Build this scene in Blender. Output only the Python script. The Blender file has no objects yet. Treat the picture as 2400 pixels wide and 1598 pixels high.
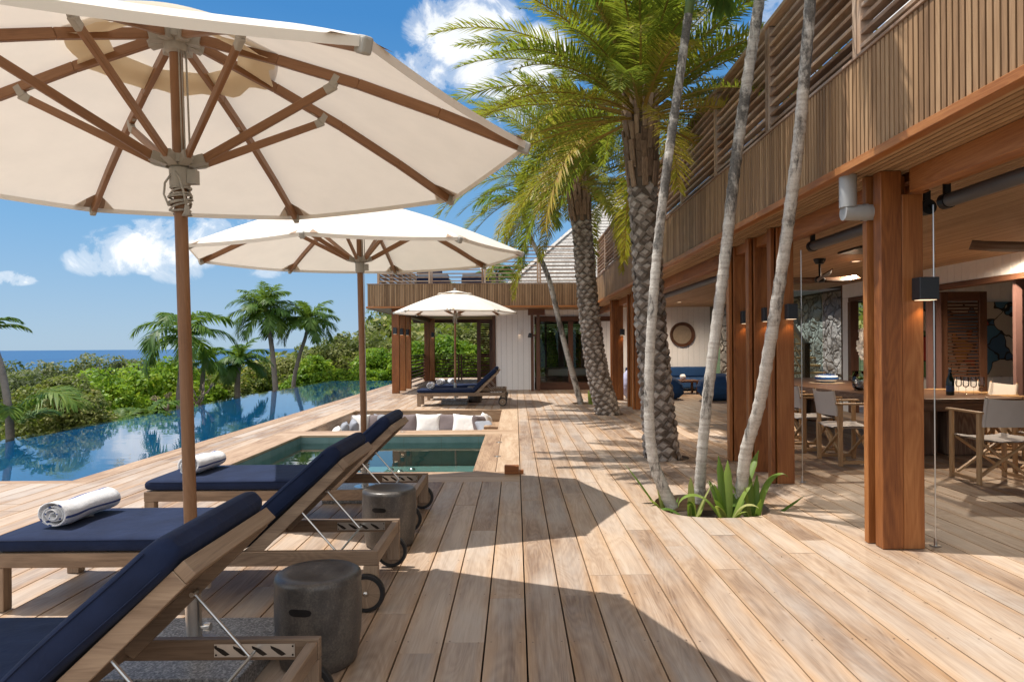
import bpy, math, random
import numpy as np
from mathutils import Vector, Matrix, noise
R = math.radians
random.seed(7); rng = np.random.default_rng(7)
scene = bpy.context.scene
COL = scene.collection

# ------------------------------------------------------------------ camera
CAM_H, FPX, VX, VY, ROLL = 1.40, 1600.0, 1208.0, 812.0, R(0.40)   # full-size photo pixels
cd = bpy.data.cameras.new('camera'); cam = bpy.data.objects.new('camera', cd); COL.objects.link(cam)
cam.matrix_world = Matrix.Translation((0, 0, CAM_H)) @ Matrix.Rotation(R(90), 4, 'X') @ Matrix.Rotation(-ROLL, 4, 'Z')
cd.sensor_width = 36; cd.lens = FPX / 2400 * 36
cd.shift_x = -(VX - 1200) / 2400; cd.shift_y = (VY - 799) / 2400
cd.clip_start = 0.05; cd.clip_end = 60000
scene.camera = cam

def at(px, py, D):
    """point at depth D (metres north of the camera) seen at photo pixel px,py"""
    u, v = px - VX, py - VY
    c, s = math.cos(ROLL), math.sin(ROLL)
    u0, v0 = u * c - v * s, u * s + v * c
    return Vector((u0 / FPX * D, D, CAM_H - v0 / FPX * D))

# ------------------------------------------------------------------ light
SUN_EL, SUN_AZ = R(67), R(-77)          # azimuth clockwise from +Y
sd = bpy.data.lights.new('sun', 'SUN'); sun = bpy.data.objects.new('sun', sd); COL.objects.link(sun)
sd.energy = 5.0; sd.angle = R(0.5); sd.color = (1.0, 0.95, 0.88)
to_sun = Vector((math.sin(SUN_AZ) * math.cos(SUN_EL), math.cos(SUN_AZ) * math.cos(SUN_EL), math.sin(SUN_EL)))
sun.rotation_euler = to_sun.to_track_quat('Z', 'Y').to_euler()

world = bpy.data.worlds.new('World'); scene.world = world; world.use_nodes = True
wt = world.node_tree; wt.nodes.clear()
def L(nt, a, b): nt.links.new(a, b)
def M(nt, op, a=None, b=None, c=None, clamp=False):
    n = nt.nodes.new('ShaderNodeMath'); n.operation = op; n.use_clamp = clamp
    for i, x in enumerate((a, b, c)):
        if x is None: continue
        if isinstance(x, (int, float)): n.inputs[i].default_value = x
        else: nt.links.new(x, n.inputs[i])
    return n.outputs[0]
def ramp(nt, fac, stops, interp='LINEAR'):
    top = max([1.0] + [max(c) for _, c in stops if not isinstance(c, (int, float))])
    if top > 1:      # bright skies: ramp in 0..1, then scaled up
        o = ramp(nt, fac, [(q, tuple(x / top for x in c)) for q, c in stops], interp)
        v = nt.nodes.new('ShaderNodeVectorMath'); v.operation = 'SCALE'; v.inputs['Scale'].default_value = top; nt.links.new(o, v.inputs[0]); return v.outputs[0]
    n = nt.nodes.new('ShaderNodeValToRGB'); n.color_ramp.interpolation = interp
    els = n.color_ramp.elements
    while len(els) < len(stops): els.new(0.5)
    for e, (p, c) in zip(els, stops):
        e.position = p; e.color = (c[0], c[1], c[2], 1) if not isinstance(c, (int, float)) else (c, c, c, 1)
    nt.links.new(fac, n.inputs[0]); return n.outputs[0]
def noise_tex(nt, vec, scale=1, detail=4, rough=.55, dist=0):
    n = nt.nodes.new('ShaderNodeTexNoise'); n.inputs['Scale'].default_value = scale
    n.inputs['Detail'].default_value = detail; n.inputs['Roughness'].default_value = rough; n.inputs['Distortion'].default_value = dist
    if vec is not None: nt.links.new(vec, n.inputs['Vector'])
    return n.outputs['Fac']
def mixc(nt, fac, a, b, mode='MIX'):
    n = nt.nodes.new('ShaderNodeMix'); n.data_type = 'RGBA'; n.blend_type = mode
    for sock, x in ((n.inputs[0], fac), (n.inputs[6], a), (n.inputs[7], b)):
        if isinstance(x, (int, float)): sock.default_value = x
        elif isinstance(x, tuple): sock.default_value = (x[0], x[1], x[2], 1)
        else: nt.links.new(x, sock)
    return n.outputs[2]

sky = wt.nodes.new('ShaderNodeTexSky'); sky.sky_type = 'NISHITA'; sky.sun_disc = False
sky.sun_elevation = SUN_EL; sky.sun_rotation = SUN_AZ; sky.altitude = 50; sky.air_density = 1.0; sky.dust_density = 0.35; sky.ozone_density = 2.2
tc = wt.nodes.new('ShaderNodeTexCoord'); sep = wt.nodes.new('ShaderNodeSeparateXYZ'); L(wt, tc.outputs['Generated'], sep.inputs[0])
dy = M(wt, 'MAXIMUM', sep.outputs[1], 0.02)
cu = M(wt, 'DIVIDE', sep.outputs[0], dy); cv = M(wt, 'DIVIDE', sep.outputs[2], dy)
cmb = wt.nodes.new('ShaderNodeCombineXYZ'); L(wt, cu, cmb.inputs[0]); L(wt, cv, cmb.inputs[1])
n1 = noise_tex(wt, cmb.outputs[0], 13, 10, .66, .5); n2 = noise_tex(wt, cmb.outputs[0], 3.2, 5, .6)
CLOUDS = [  # tangent of azimuth, tangent of elevation, half width, half height, strength
    (-.07, .46, .10, .075, 1.25), (-.01, .41, .12, .08, 1.15), (-.14, .40, .07, .045, .9), (.02, .36, .10, .05, .8), (.09, .30, .09, .05, .7),
    (-.52, .15, .13, .045, .9), (-.60, .13, .075, .028, .55), (-.42, .16, .13, .045, .8), (-.32, .175, .10, .02, .5), (-.73, .105, .05, .013, .5),
    (-.495, .112, .045, .022, .5), (-.165, .035, .04, .012, .3), (-.12, .33, .06, .02, .3), (-.36, .112, .05, .012, .3), (.55, .55, .5, .18, .9), (-1.5, .5, .5, .12, .7), (-1.6, .12, .4, .04, .4)]
acc = None
for (a, b, w, h, s) in CLOUDS:
    q = M(wt, 'ADD', M(wt, 'POWER', M(wt, 'ABSOLUTE', M(wt, 'DIVIDE', M(wt, 'SUBTRACT', cu, a), w)), 2.0),
          M(wt, 'POWER', M(wt, 'ABSOLUTE', M(wt, 'DIVIDE', M(wt, 'SUBTRACT', cv, b), h)), 2.0))
    m = M(wt, 'MULTIPLY', M(wt, 'SUBTRACT', 1.0, q, clamp=True), s)
    acc = m if acc is None else M(wt, 'MAXIMUM', acc, m)
nn = M(wt, 'ADD', M(wt, 'MULTIPLY', M(wt, 'SUBTRACT', n1, .52), 3.6), M(wt, 'MULTIPLY', M(wt, 'SUBTRACT', n2, .5), 1.8))
dens = M(wt, 'ADD', acc, M(wt, 'MULTIPLY', nn, M(wt, 'MINIMUM', M(wt, 'MULTIPLY', acc, 3.0), 1.0)))
mask = ramp(wt, dens, [(0.08, 0), (0.45, .38), (1.0, 1)], 'EASE')
shade = ramp(wt, n2, [(.34, (5.0, 5.4, 6.0)), (.6, (7.4, 7.5, 7.6))])
front = M(wt, 'GREATER_THAN', sep.outputs[1], 0.03)
K = 1 / .155      # radiance that shows as 1.0 at this strength and exposure
grad = ramp(wt, sep.outputs[2], [(0.0, tuple(K * x for x in (.36, .54, .73))), (.05, tuple(K * x for x in (.31, .50, .73))), (.16, tuple(K * x for x in (.19, .43, .73))), (.43, tuple(K * x for x in (.045, .25, .61))), (1.0, tuple(K * x for x in (.03, .19, .52)))])
base_sky = mixc(wt, .88, sky.outputs[0], grad)
n3 = noise_tex(wt, tc.outputs['Generated'], 2.3, 7, .6, .4)     # unseen cloud cover added behind and above the viewer for fill light
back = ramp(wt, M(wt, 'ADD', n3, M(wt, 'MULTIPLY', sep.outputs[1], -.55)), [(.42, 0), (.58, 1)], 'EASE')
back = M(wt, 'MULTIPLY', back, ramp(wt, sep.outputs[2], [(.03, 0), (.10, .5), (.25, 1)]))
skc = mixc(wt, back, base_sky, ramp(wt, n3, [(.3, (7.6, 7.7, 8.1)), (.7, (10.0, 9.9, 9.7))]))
skc = mixc(wt, M(wt, 'MULTIPLY', mask, front), skc, shade)
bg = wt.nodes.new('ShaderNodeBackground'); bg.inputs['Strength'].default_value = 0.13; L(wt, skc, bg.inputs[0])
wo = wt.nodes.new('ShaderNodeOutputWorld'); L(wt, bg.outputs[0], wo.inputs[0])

scene.view_settings.view_transform = 'Standard'; scene.view_settings.look = 'None'
scene.view_settings.gamma = 1; scene.view_settings.exposure = 0.25
scene.render.engine = 'CYCLES'
scene.cycles.max_bounces = 10; scene.cycles.diffuse_bounces = 5; scene.cycles.transparent_max_bounces = 24
scene.cycles.transmission_bounces = 6; scene.cycles.glossy_bounces = 4
scene.cycles.caustics_reflective = False; scene.cycles.caustics_refractive = False
scene.cycles.sample_clamp_indirect = 6; scene.cycles.use_denoising = True

# ------------------------------------------------------------------ mesh helpers
def link(o, parent=None):
    COL.objects.link(o)
    if parent is not None: o.parent = parent
    return o
def tag(o, label=None, cat=None, group=None, kind=None):
    if label: o['label'] = label
    if cat: o['category'] = cat
    if group: o['group'] = group
    if kind: o['kind'] = kind
    return o
def empty(name, loc=(0, 0, 0), rz=0, label=None, cat=None, group=None):
    o = bpy.data.objects.new(name, None); COL.objects.link(o); o.location = loc; o.rotation_euler = (0, 0, rz)
    o.empty_display_size = .2
    return tag(o, label, cat, group)
def copy_tree(o, parent=None, kids=None):
    c = o.copy(); COL.objects.link(c)
    if parent is not None: c.parent = parent
    for ch in list(o.children): copy_tree(ch, c)
    return c

class MB:
    """collects shapes with uv (u runs along the grain, metres) and one random number per shape"""
    def __init__(s): s.v = []; s.f = []; s.uv = []; s.r = []; s.m = []
    def face(s, pts, uvs=None, r=None, m=0):
        i = len(s.v); s.v.extend([tuple(p) for p in pts]); s.f.append(tuple(range(i, i + len(pts))))
        s.uv.append(uvs if uvs else [(0, 0)] * len(pts)); s.r.append(random.random() if r is None else r); s.m.append(m)
    def box(s, c, size, rot=None, m=0, r=None, ax=None):
        """box centred at c; rot = 3x3 matrix"""
        sx, sy, sz = size; c = Vector(c)
        P = [Vector((x * sx / 2, y * sy / 2, z * sz / 2)) for x in (-1, 1) for y in (-1, 1) for z in (-1, 1)]
        if ax is None: ax = max(range(3), key=lambda k: size[k])
        oth = [k for k in range(3) if k != ax]
        u0, v0 = random.uniform(0, 40), random.uniform(0, 40); r = random.random() if r is None else r
        base = len(s.v)
        for p in P:
            q = (rot @ p) if rot is not None else p
            s.v.append(tuple(q + c))
        for idx, nax in (((0, 1, 3, 2), 0), ((4, 6, 7, 5), 0), ((0, 4, 5, 1), 1), ((2, 3, 7, 6), 1), ((0, 2, 6, 4), 2), ((1, 5, 7, 3), 2)):
            s.f.append(tuple(base + k for k in idx))
            if nax == ax: uv = [(u0 + P[k][oth[0]] * .3, v0 + P[k][oth[1]]) for k in idx]
            else:
                o = oth[0] if oth[1] == nax else oth[1]
                uv = [(u0 + P[k][ax], v0 + P[k][o] + nax * 7.3) for k in idx]
            s.uv.append(uv); s.r.append(r); s.m.append(m)
    def bx(s, x0, x1, y0, y1, z0, z1, m=0, r=None, ax=None):
        s.box(((x0 + x1) / 2, (y0 + y1) / 2, (z0 + z1) / 2), (abs(x1 - x0), abs(y1 - y0), abs(z1 - z0)), None, m, r, ax)
    def bar(s, p0, p1, w, h, up=(0, 0, 1), m=0, r=None):
        """bar from p0 to p1: w across, h along 'up'"""
        p0, p1 = Vector(p0), Vector(p1); d = p1 - p0; ln = d.length; x = d / ln
        y = Vector(up).cross(x)
        if y.length < 1e-4: y = Vector((1, 0, 0)).cross(x)
        y.normalize(); z = x.cross(y)
        s.box((p0 + p1) / 2, (ln, w, h), Matrix((x, y, z)).transposed(), m, r, 0)
    def tube(s, pts, rad, n=10, caps=True, m=0, r=None, ru=1):
        pts = [Vector(p) for p in pts]; k = len(pts)
        if isinstance(rad, (int, float)): rad = [rad] * k
        r = random.random() if r is None else r; u0 = random.uniform(0, 40)
        prev = None; base = len(s.v); us = [u0]
        for i in range(k):
            t = (pts[min(i + 1, k - 1)] - pts[max(i - 1, 0)]).normalized()
            if prev is None:
                a = Vector((0, 0, 1)) if abs(t.z) < .9 else Vector((1, 0, 0)); nrm = t.cross(a).normalized()
            else:
                nrm = prev - t * prev.dot(t); nrm.normalize()
            prev = nrm; b = t.cross(nrm)
            if i: us.append(us[-1] + (pts[i] - pts[i - 1]).length)
            for j in range(n):
                a = 2 * math.pi * j / n
                s.v.append(tuple(pts[i] + (nrm * math.cos(a) + b * math.sin(a)) * rad[i]))
        for i in range(k - 1):
            for j in range(n):
                j2 = (j + 1) % n
                s.f.append((base + i * n + j, base + i * n + j2, base + (i + 1) * n + j2, base + (i + 1) * n + j))
                c0, c1 = j / n * 6.28 * rad[i], (j + 1) / n * 6.28 * rad[i]
                s.uv.append([(us[i], c0), (us[i], c1), (us[i + 1], c1), (us[i + 1], c0)]); s.r.append(r); s.m.append(m)
        if caps:
            s.f.append(tuple(base + j for j in range(n - 1, -1, -1))); s.uv.append([(0, 0)] * n); s.r.append(r); s.m.append(m)
            s.f.append(tuple(base + (k - 1) * n + j for j in range(n))); s.uv.append([(0, 0)] * n); s.r.append(r); s.m.append(m)
    def lathe(s, prof, c=(0, 0, 0), n=24, m=0, axis='Z', r=None, close=False):
        """prof: list of (radius, height)"""
        base = len(s.v); r = random.random() if r is None else r; k = len(prof); c = Vector(c)
        for (rad, h) in prof:
            rad = max(rad, 1e-4)
            for j in range(n):
                a = 2 * math.pi * j / n; p = (rad * math.cos(a), rad * math.sin(a), h)
                if axis == 'Y': p = (p[0], p[2], p[1])
                if axis == 'X': p = (p[2], p[0], p[1])
                s.v.append(tuple(c + Vector(p)))
        for i in range(k - 1):
            for j in range(n):
                j2 = (j + 1) % n
                f = (base + i * n + j, base + i * n + j2, base + (i + 1) * n + j2, base + (i + 1) * n + j)
                if axis == 'Y': f = f[::-1]
                s.f.append(f)
                s.uv.append([(prof[i][1], j / n), (prof[i][1], (j + 1) / n), (prof[i + 1][1], (j + 1) / n), (prof[i + 1][1], j / n)]); s.r.append(r); s.m.append(m)
    def prism(s, poly, d0, d1, axis='Y', m=0, r=None):
        """poly: 2D outline (x,z) for axis Y, (x,y) for Z, (y,z) for X; extruded d0..d1"""
        def P(p, d): return (p[0], d, p[1]) if axis == 'Y' else ((p[0], p[1], d) if axis == 'Z' else (d, p[0], p[1]))
        n = len(poly); base = len(s.v); r = random.random() if r is None else r; o = random.uniform(0, 30)
        for p in poly: s.v.append(P(p, d0))
        for p in poly: s.v.append(P(p, d1))
        area = sum(poly[i][0] * poly[(i + 1) % n][1] - poly[(i + 1) % n][0] * poly[i][1] for i in range(n))
        flip = (area > 0) == (axis == 'Y')
        A = tuple(range(base, base + n)); B = tuple(range(base + n, base + 2 * n))
        fs = [A if flip else A[::-1], B[::-1] if flip else B]
        uvA = [(p[0] + o, p[1] + o) for p in poly]
        s.f.append(fs[0]); s.uv.append(uvA if flip else uvA[::-1]); s.r.append(r); s.m.append(m)
        s.f.append(fs[1]); s.uv.append(uvA[::-1] if flip else uvA); s.r.append(r); s.m.append(m)
        acc = 0
        for i in range(n):
            j = (i + 1) % n; ln = math.dist(poly[i], poly[j])
            f = (base + i, base + n + i, base + n + j, base + j)
            uv = [(acc, d0), (acc, d1), (acc + ln, d1), (acc + ln, d0)]
            if flip: pass
            else: f = f[::-1]; uv = uv[::-1]
            s.f.append(f); s.uv.append(uv); s.r.append(r); s.m.append(m); acc += ln
    def grid(s, P, m=0, r=None, uvs=1.0):
        """P: 2D array of points"""
        ni, nj = len(P), len(P[0]); base = len(s.v); r = random.random() if r is None else r
        for row in P: s.v.extend([tuple(p) for p in row])
        for i in range(ni - 1):
            for j in range(nj - 1):
                s.f.append((base + i * nj + j, base + i * nj + j + 1, base + (i + 1) * nj + j + 1, base + (i + 1) * nj + j))
                s.uv.append([(i / (ni - 1) * uvs, j / (nj - 1) * uvs), (i / (ni - 1) * uvs, (j + 1) / (nj - 1) * uvs), ((i + 1) / (ni - 1) * uvs, (j + 1) / (nj - 1) * uvs), ((i + 1) / (ni - 1) * uvs, j / (nj - 1) * uvs)])
                s.r.append(r); s.m.append(m)
    def xform(s, fn): s.v = [tuple(fn(Vector(p))) for p in s.v]; return s
    def build(s, name, mats, parent=None, smooth=False, bevel=0, seg=1, weld=False, split=40):
        me = bpy.data.meshes.new(name); me.from_pydata(s.v, [], s.f)
        if not isinstance(mats, (list, tuple)): mats = [mats]
        for x in mats: me.materials.append(x)
        uvl = me.uv_layers.new(name='UVMap')
        uvl.data.foreach_set('uv', [c for f in s.uv for p in f for c in p])
        a = me.attributes.new('rnd', 'FLOAT', 'FACE'); a.data.foreach_set('value', s.r)
        me.polygons.foreach_set('material_index', s.m)
        if smooth: me.polygons.foreach_set('use_smooth', [True] * len(me.polygons))
        me.update()
        o = bpy.data.objects.new(name, me); link(o, parent)
        if weld: w = o.modifiers.new('weld', 'WELD'); w.merge_threshold = 1e-4
        if smooth == 'auto':
            me.polygons.foreach_set('use_smooth', [True] * len(me.polygons))
            e = o.modifiers.new('edges', 'EDGE_SPLIT'); e.split_angle = R(split)
        if bevel: b = o.modifiers.new('bevel', 'BEVEL'); b.width = bevel; b.segments = seg; b.limit_method = 'ANGLE'; b.angle_limit = R(40)
        return o

def quads_obj(name, P, mats, parent=None, rnd=None, midx=None, smooth=False):
    """P: (n,4,3) numpy array of loose quads"""
    n = len(P); me = bpy.data.meshes.new(name)
    me.vertices.add(n * 4); me.vertices.foreach_set('co', np.ascontiguousarray(P, dtype=np.float32).ravel())
    me.loops.add(n * 4); me.loops.foreach_set('vertex_index', np.arange(n * 4, dtype=np.int32))
    me.polygons.add(n); me.polygons.foreach_set('loop_start', np.arange(0, n * 4, 4, dtype=np.int32))
    if not isinstance(mats, (list, tuple)): mats = [mats]
    for x in mats: me.materials.append(x)
    me.update(calc_edges=True)
    a = me.attributes.new('rnd', 'FLOAT', 'FACE')
    a.data.foreach_set('value', (rng.random(n) if rnd is None else rnd).astype(np.float32))
    if midx is not None: me.polygons.foreach_set('material_index', midx.astype(np.int32))
    if smooth: me.polygons.foreach_set('use_smooth', np.ones(n, dtype=bool))
    me.validate()
    o = bpy.data.objects.new(name, me); return link(o, parent)

# ------------------------------------------------------------------ materials
def newmat(name):
    m = bpy.data.materials.new(name); m.use_nodes = True; nt = m.node_tree
    return m, nt, nt.nodes['Principled BSDF']
def attr(nt, name='rnd'):
    n = nt.nodes.new('ShaderNodeAttribute'); n.attribute_name = name; return n.outputs['Fac']
def bump(nt, b, h, strength=.3, dist=.01):
    n = nt.nodes.new('ShaderNodeBump'); n.inputs['Strength'].default_value = strength; n.inputs['Distance'].default_value = dist
    L(nt, h, n.inputs['Height']); L(nt, n.outputs[0], b.inputs['Normal'])
def uvnode(nt):
    n = nt.nodes.new('ShaderNodeUVMap'); n.uv_map = 'UVMap'; return n.outputs[0]
def objco(nt): return nt.nodes.new('ShaderNodeTexCoord').outputs['Object']
def geopos(nt): return nt.nodes.new('ShaderNodeNewGeometry').outputs['Position']
def scaled(nt, vec, s, add=None):
    n = nt.nodes.new('ShaderNodeVectorMath'); n.operation = 'MULTIPLY'; n.inputs[1].default_value = s; L(nt, vec, n.inputs[0]); out = n.outputs[0]
    if add is not None:
        c = nt.nodes.new('ShaderNodeCombineXYZ'); L(nt, add, c.inputs[2])
        a = nt.nodes.new('ShaderNodeVectorMath'); a.operation = 'ADD'; L(nt, out, a.inputs[0]); L(nt, c.outputs[0], a.inputs[1]); out = a.outputs[0]
    return out

def wood(name, dark, mid, light, rough=.5, var=.25, grain=1.0, figure=.5, stain=None, edge=None, spec=.35):
    m, nt, b = newmat(name); uv = uvnode(nt); rn = M(nt, 'MULTIPLY', attr(nt), 61.0)
    base = noise_tex(nt, scaled(nt, uv, (.9 * grain, 9 * grain, 1), rn), 1, 5, .6, .8)
    cont = noise_tex(nt, scaled(nt, uv, (.55 * grain, 4.2 * grain, 1), rn), 1, 2, .45, .6)
    fig = M(nt, 'SINE', M(nt, 'MULTIPLY', cont, 120.0)); fig = M(nt, 'MULTIPLY_ADD', fig, .5, .5)
    fine = noise_tex(nt, scaled(nt, uv, (5 * grain, 260 * grain, 1), rn), 1, 3, .65)
    val = M(nt, 'ADD', M(nt, 'MULTIPLY', base, .72), M(nt, 'MULTIPLY', M(nt, 'SUBTRACT', fig, .5), .22 * figure))
    val = M(nt, 'ADD', val, M(nt, 'MULTIPLY', M(nt, 'SUBTRACT', fine, .5), .45))
    val = M(nt, 'ADD', val, M(nt, 'MULTIPLY', M(nt, 'SUBTRACT', attr(nt), .5), var))
    col = ramp(nt, val, [(.10, dark), (.36, mid), (.66, light)])
    if stain:     # large weather patches with their own shape
        big = noise_tex(nt, scaled(nt, geopos(nt), (1.6, .7, 1.0), rn), 1, 5, .65, .5)
        col = mixc(nt, ramp(nt, big, [(.42, 0), (.66, stain[1])]), col, stain[0])
    L(nt, col, b.inputs['Base Color']); b.inputs['Roughness'].default_value = rough; b.inputs['Specular IOR Level'].default_value = spec
    bump(nt, b, M(nt, 'ADD', fine, M(nt, 'MULTIPLY', fig, .3)), .25, .002)
    return m
def plain(name, col, rough=.5, metal=0, nscale=40, nvar=.12, bmp=.1, spec=.5, coords='obj'):
    m, nt, b = newmat(name); co = objco(nt) if coords == 'obj' else geopos(nt)
    f = noise_tex(nt, co, nscale, 4, .6); g = noise_tex(nt, co, nscale * .09, 3, .6)
    k = M(nt, 'ADD', M(nt, 'MULTIPLY', f, .5), M(nt, 'MULTIPLY', g, .5))
    c = ramp(nt, k, [(.3, tuple(x * (1 - nvar) for x in col)), (.7, tuple(min(1, x * (1 + nvar)) for x in col))])
    L(nt, c, b.inputs['Base Color']); b.inputs['Roughness'].default_value = rough; b.inputs['Metallic'].default_value = metal
    b.inputs['Specular IOR Level'].default_value = spec
    if bmp: bump(nt, b, f, bmp, .004)
    return m
def fabric(name, col, weave=900, rough=.9, trans=0, var=.1, wrinkle=.0):
    m, nt, b = newmat(name); co = objco(nt)
    f = noise_tex(nt, co, weave, 2, .5); g = noise_tex(nt, co, 5, 4, .6)
    c = ramp(nt, M(nt, 'ADD', M(nt, 'MULTIPLY', f, .35), M(nt, 'MULTIPLY', g, .65)), [(.32, tuple(x * (1 - var) for x in col)), (.66, tuple(min(1, x * (1 + var)) for x in col))])
    L(nt, c, b.inputs['Base Color']); b.inputs['Roughness'].default_value = rough; b.inputs['Specular IOR Level'].default_value = .15
    b.inputs['Sheen Weight'].default_value = .03
    h = noise_tex(nt, co, 9, 3, .55, .6) if wrinkle else f
    bump(nt, b, h, wrinkle if wrinkle else .15, .02 if wrinkle else .001)
    if trans:
        t = nt.nodes.new('ShaderNodeBsdfTranslucent'); L(nt, c, t.inputs[0])
        mx = nt.nodes.new('ShaderNodeMixShader'); mx.inputs[0].default_value = trans
        L(nt, b.outputs[0], mx.inputs[1]); L(nt, t.outputs[0], mx.inputs[2]); L(nt, mx.outputs[0], nt.nodes['Material Output'].inputs[0])
    return m
def leafmat(name, stops, trans=.35, rough=.42, spec=.5):
    m, nt, b = newmat(name); rn = attr(nt)
    oi = nt.nodes.new('ShaderNodeObjectInfo').outputs['Random']
    k = M(nt, 'ADD', M(nt, 'MULTIPLY', rn, .85), M(nt, 'MULTIPLY', oi, .15))
    c = ramp(nt, k, stops)
    L(nt, c, b.inputs['Base Color']); b.inputs['Roughness'].default_value = rough + .12; b.inputs['Specular IOR Level'].default_value = spec * .5
    t = nt.nodes.new('ShaderNodeBsdfTranslucent'); L(nt, mixc(nt, .5, c, (.30, .42, .03), 'MIX'), t.inputs[0])
    mx = nt.nodes.new('ShaderNodeMixShader'); mx.inputs[0].default_value = trans
    L(nt, b.outputs[0], mx.inputs[1]); L(nt, t.outputs[0], mx.inputs[2]); L(nt, mx.outputs[0], nt.nodes['Material Output'].inputs[0])
    return m
def glassy(name, tint, f0=1.45, rough=0.0, wave=0, wscale=(3, 3, 3), gl=1.0):
    """clear sheet: tinted see-through plus mirror reflection by angle"""
    m, nt, b = newmat(name); nt.nodes.remove(b)
    t = nt.nodes.new('ShaderNodeBsdfTransparent'); t.inputs[0].default_value = (*tint, 1)
    g = nt.nodes.new('ShaderNodeBsdfGlossy'); g.inputs['Roughness'].default_value = rough; g.inputs['Color'].default_value = (gl, gl, gl, 1)
    fr = nt.nodes.new('ShaderNodeFresnel'); fr.inputs[0].default_value = f0
    if wave:
        h = noise_tex(nt, scaled(nt, geopos(nt), wscale), 1, 3, .5, .4); h2 = noise_tex(nt, scaled(nt, geopos(nt), tuple(x * .3 for x in wscale)), 1, 2, .5)
        bp = nt.nodes.new('ShaderNodeBump'); bp.inputs['Strength'].default_value = wave; bp.inputs['Distance'].default_value = .02
        L(nt, M(nt, 'ADD', h, M(nt, 'MULTIPLY', h2, 1.5)), bp.inputs['Height']); L(nt, bp.outputs[0], g.inputs['Normal']); L(nt, bp.outputs[0], fr.inputs['Normal'])
    mx = nt.nodes.new('ShaderNodeMixShader'); L(nt, fr.outputs[0], mx.inputs[0]); L(nt, t.outputs[0], mx.inputs[1]); L(nt, g.outputs[0], mx.inputs[2])
    L(nt, mx.outputs[0], nt.nodes['Material Output'].inputs[0]); return m
def emit(name, col, strength):
    m, nt, b = newmat(name); b.inputs['Base Color'].default_value = (*col, 1); b.inputs['Emission Color'].default_value = (*col, 1); b.inputs['Emission Strength'].default_value = strength; return m

def deck_wood():
    m = wood('teak_deck', (.165, .100, .064), (.355, .252, .175), (.52, .40, .295), .55, .34, 1.0, .42, ((.45, .405, .36), .55)); nt = m.node_tree; b = nt.nodes['Principled BSDF']
    src = b.inputs['Base Color'].links[0].from_socket; pos = geopos(nt); s3 = nt.nodes.new('ShaderNodeSeparateXYZ'); L(nt, pos, s3.inputs[0])
    fr = M(nt, 'FRACT', M(nt, 'DIVIDE', M(nt, 'SUBTRACT', s3.outputs[0], .043 - 40 * .1975), .1975)); e = M(nt, 'ABSOLUTE', M(nt, 'SUBTRACT', fr, .5))
    rn = M(nt, 'MULTIPLY', attr(nt), 47.0); n = noise_tex(nt, scaled(nt, pos, (2.5, .8, 1), rn), 1, 4, .6, .6); n2 = noise_tex(nt, scaled(nt, uvnode(nt), (1.6, 26, 1), rn), 1, 4, .6, 1.5)
    k = M(nt, 'ADD', M(nt, 'MULTIPLY', e, 1.1), M(nt, 'MULTIPLY', n, .8))
    c = mixc(nt, ramp(nt, k, [(.70, 0), (1.05, .5)]), src, (.46, .27, .13))        # planks stay oranger along their edges
    c = mixc(nt, ramp(nt, n2, [(.50, 0), (.74, .34)]), c, (.17, .095, .05))
    L(nt, c, b.inputs['Base Color']); return m
W_DECK = deck_wood(); W_OLD = wood('teak_deck', (.19, .115, .07), (.40, .27, .165), (.58, .44, .30), .55, .30, 1.0, .75, ((.42, .36, .30), .55))
W_COPE = wood('coping_teak', (.21, .12, .068), (.41, .27, .165), (.58, .44, .305), .5, .25, 1.0, .5)
W_RED = wood('red_hardwood', (.13, .040, .012), (.285, .102, .029), (.46, .20, .068), .42, .22, 1.0, .35)
W_FASC = wood('fascia_batten', (.165, .092, .045), (.30, .175, .088), (.43, .275, .15), .6, .34, 1.0, .3)
W_SLAT = wood('silvered_slat', (.18, .10, .055), (.36, .21, .12), (.55, .38, .25), .65, .45, 1.0, .5, ((.45, .38, .33), .6))
W_DARK = wood('dark_hardwood', (.05, .022, .013), (.10, .045, .026), (.16, .075, .045), .45, .2, 1.0, .3)
W_CEIL = wood('ceiling_batten', (.23, .135, .07), (.40, .25, .135), (.53, .36, .21), .55, .18, 1.0, .3)
W_TEAK = wood('weathered_teak', (.13, .085, .055), (.24, .165, .11), (.36, .26, .175), .55, .2, 1.6, .4)
W_POLE = wood('parasol_wood', (.16, .075, .035), (.25, .125, .06), (.33, .18, .095), .42, .1, 1.5, .25)
W_CHAIR = wood('pale_teak', (.28, .16, .075), (.44, .27, .13), (.56, .38, .21), .5, .2, 1.5, .3)
W_TABLE = wood('table_wood', (.06, .03, .018), (.11, .058, .034), (.18, .10, .06), .32, .2, .6, .7)
BARK_EDGE = wood('bark_edge', (.07, .04, .026), (.16, .10, .07), (.30, .21, .15), .8, .2, .8, .9)
CANVAS = fabric('cream_canvas', (.84, .775, .68), 700, .9, .25, .04, .10)
CANVAS_TAN = fabric('tan_canvas', (.82, .70, .50), 700, .9, .3, .05)
WEBBING = fabric('brown_webbing', (.34, .24, .17), 500, .9)
NAVY = fabric('navy_canvas', (.011, .019, .050), 800, .85, 0, .3, .3)
GREYFAB = fabric('grey_canvas', (.60, .55, .50), 700, .9, .1, .06)
SEATPAD = fabric('pale_seat_pad', (.52, .52, .54), 700, .9, 0, .08, .2)
PIL_W = fabric('white_linen', (.80, .78, .75), 500, .85, 0, .05, .35)
PIL_M = fabric('mauve_linen', (.19, .155, .155), 500, .85, 0, .08, .35)
PIL_G = fabric('grey_linen', (.27, .28, .31), 500, .85, 0, .08, .35)
BLUEFAB = fabric('blue_canvas', (.025, .07, .18), 500, .85, 0, .12, .3)
LAVFAB = fabric('lavender_canvas', (.42, .42, .56), 500, .85, 0, .1, .4)
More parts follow.
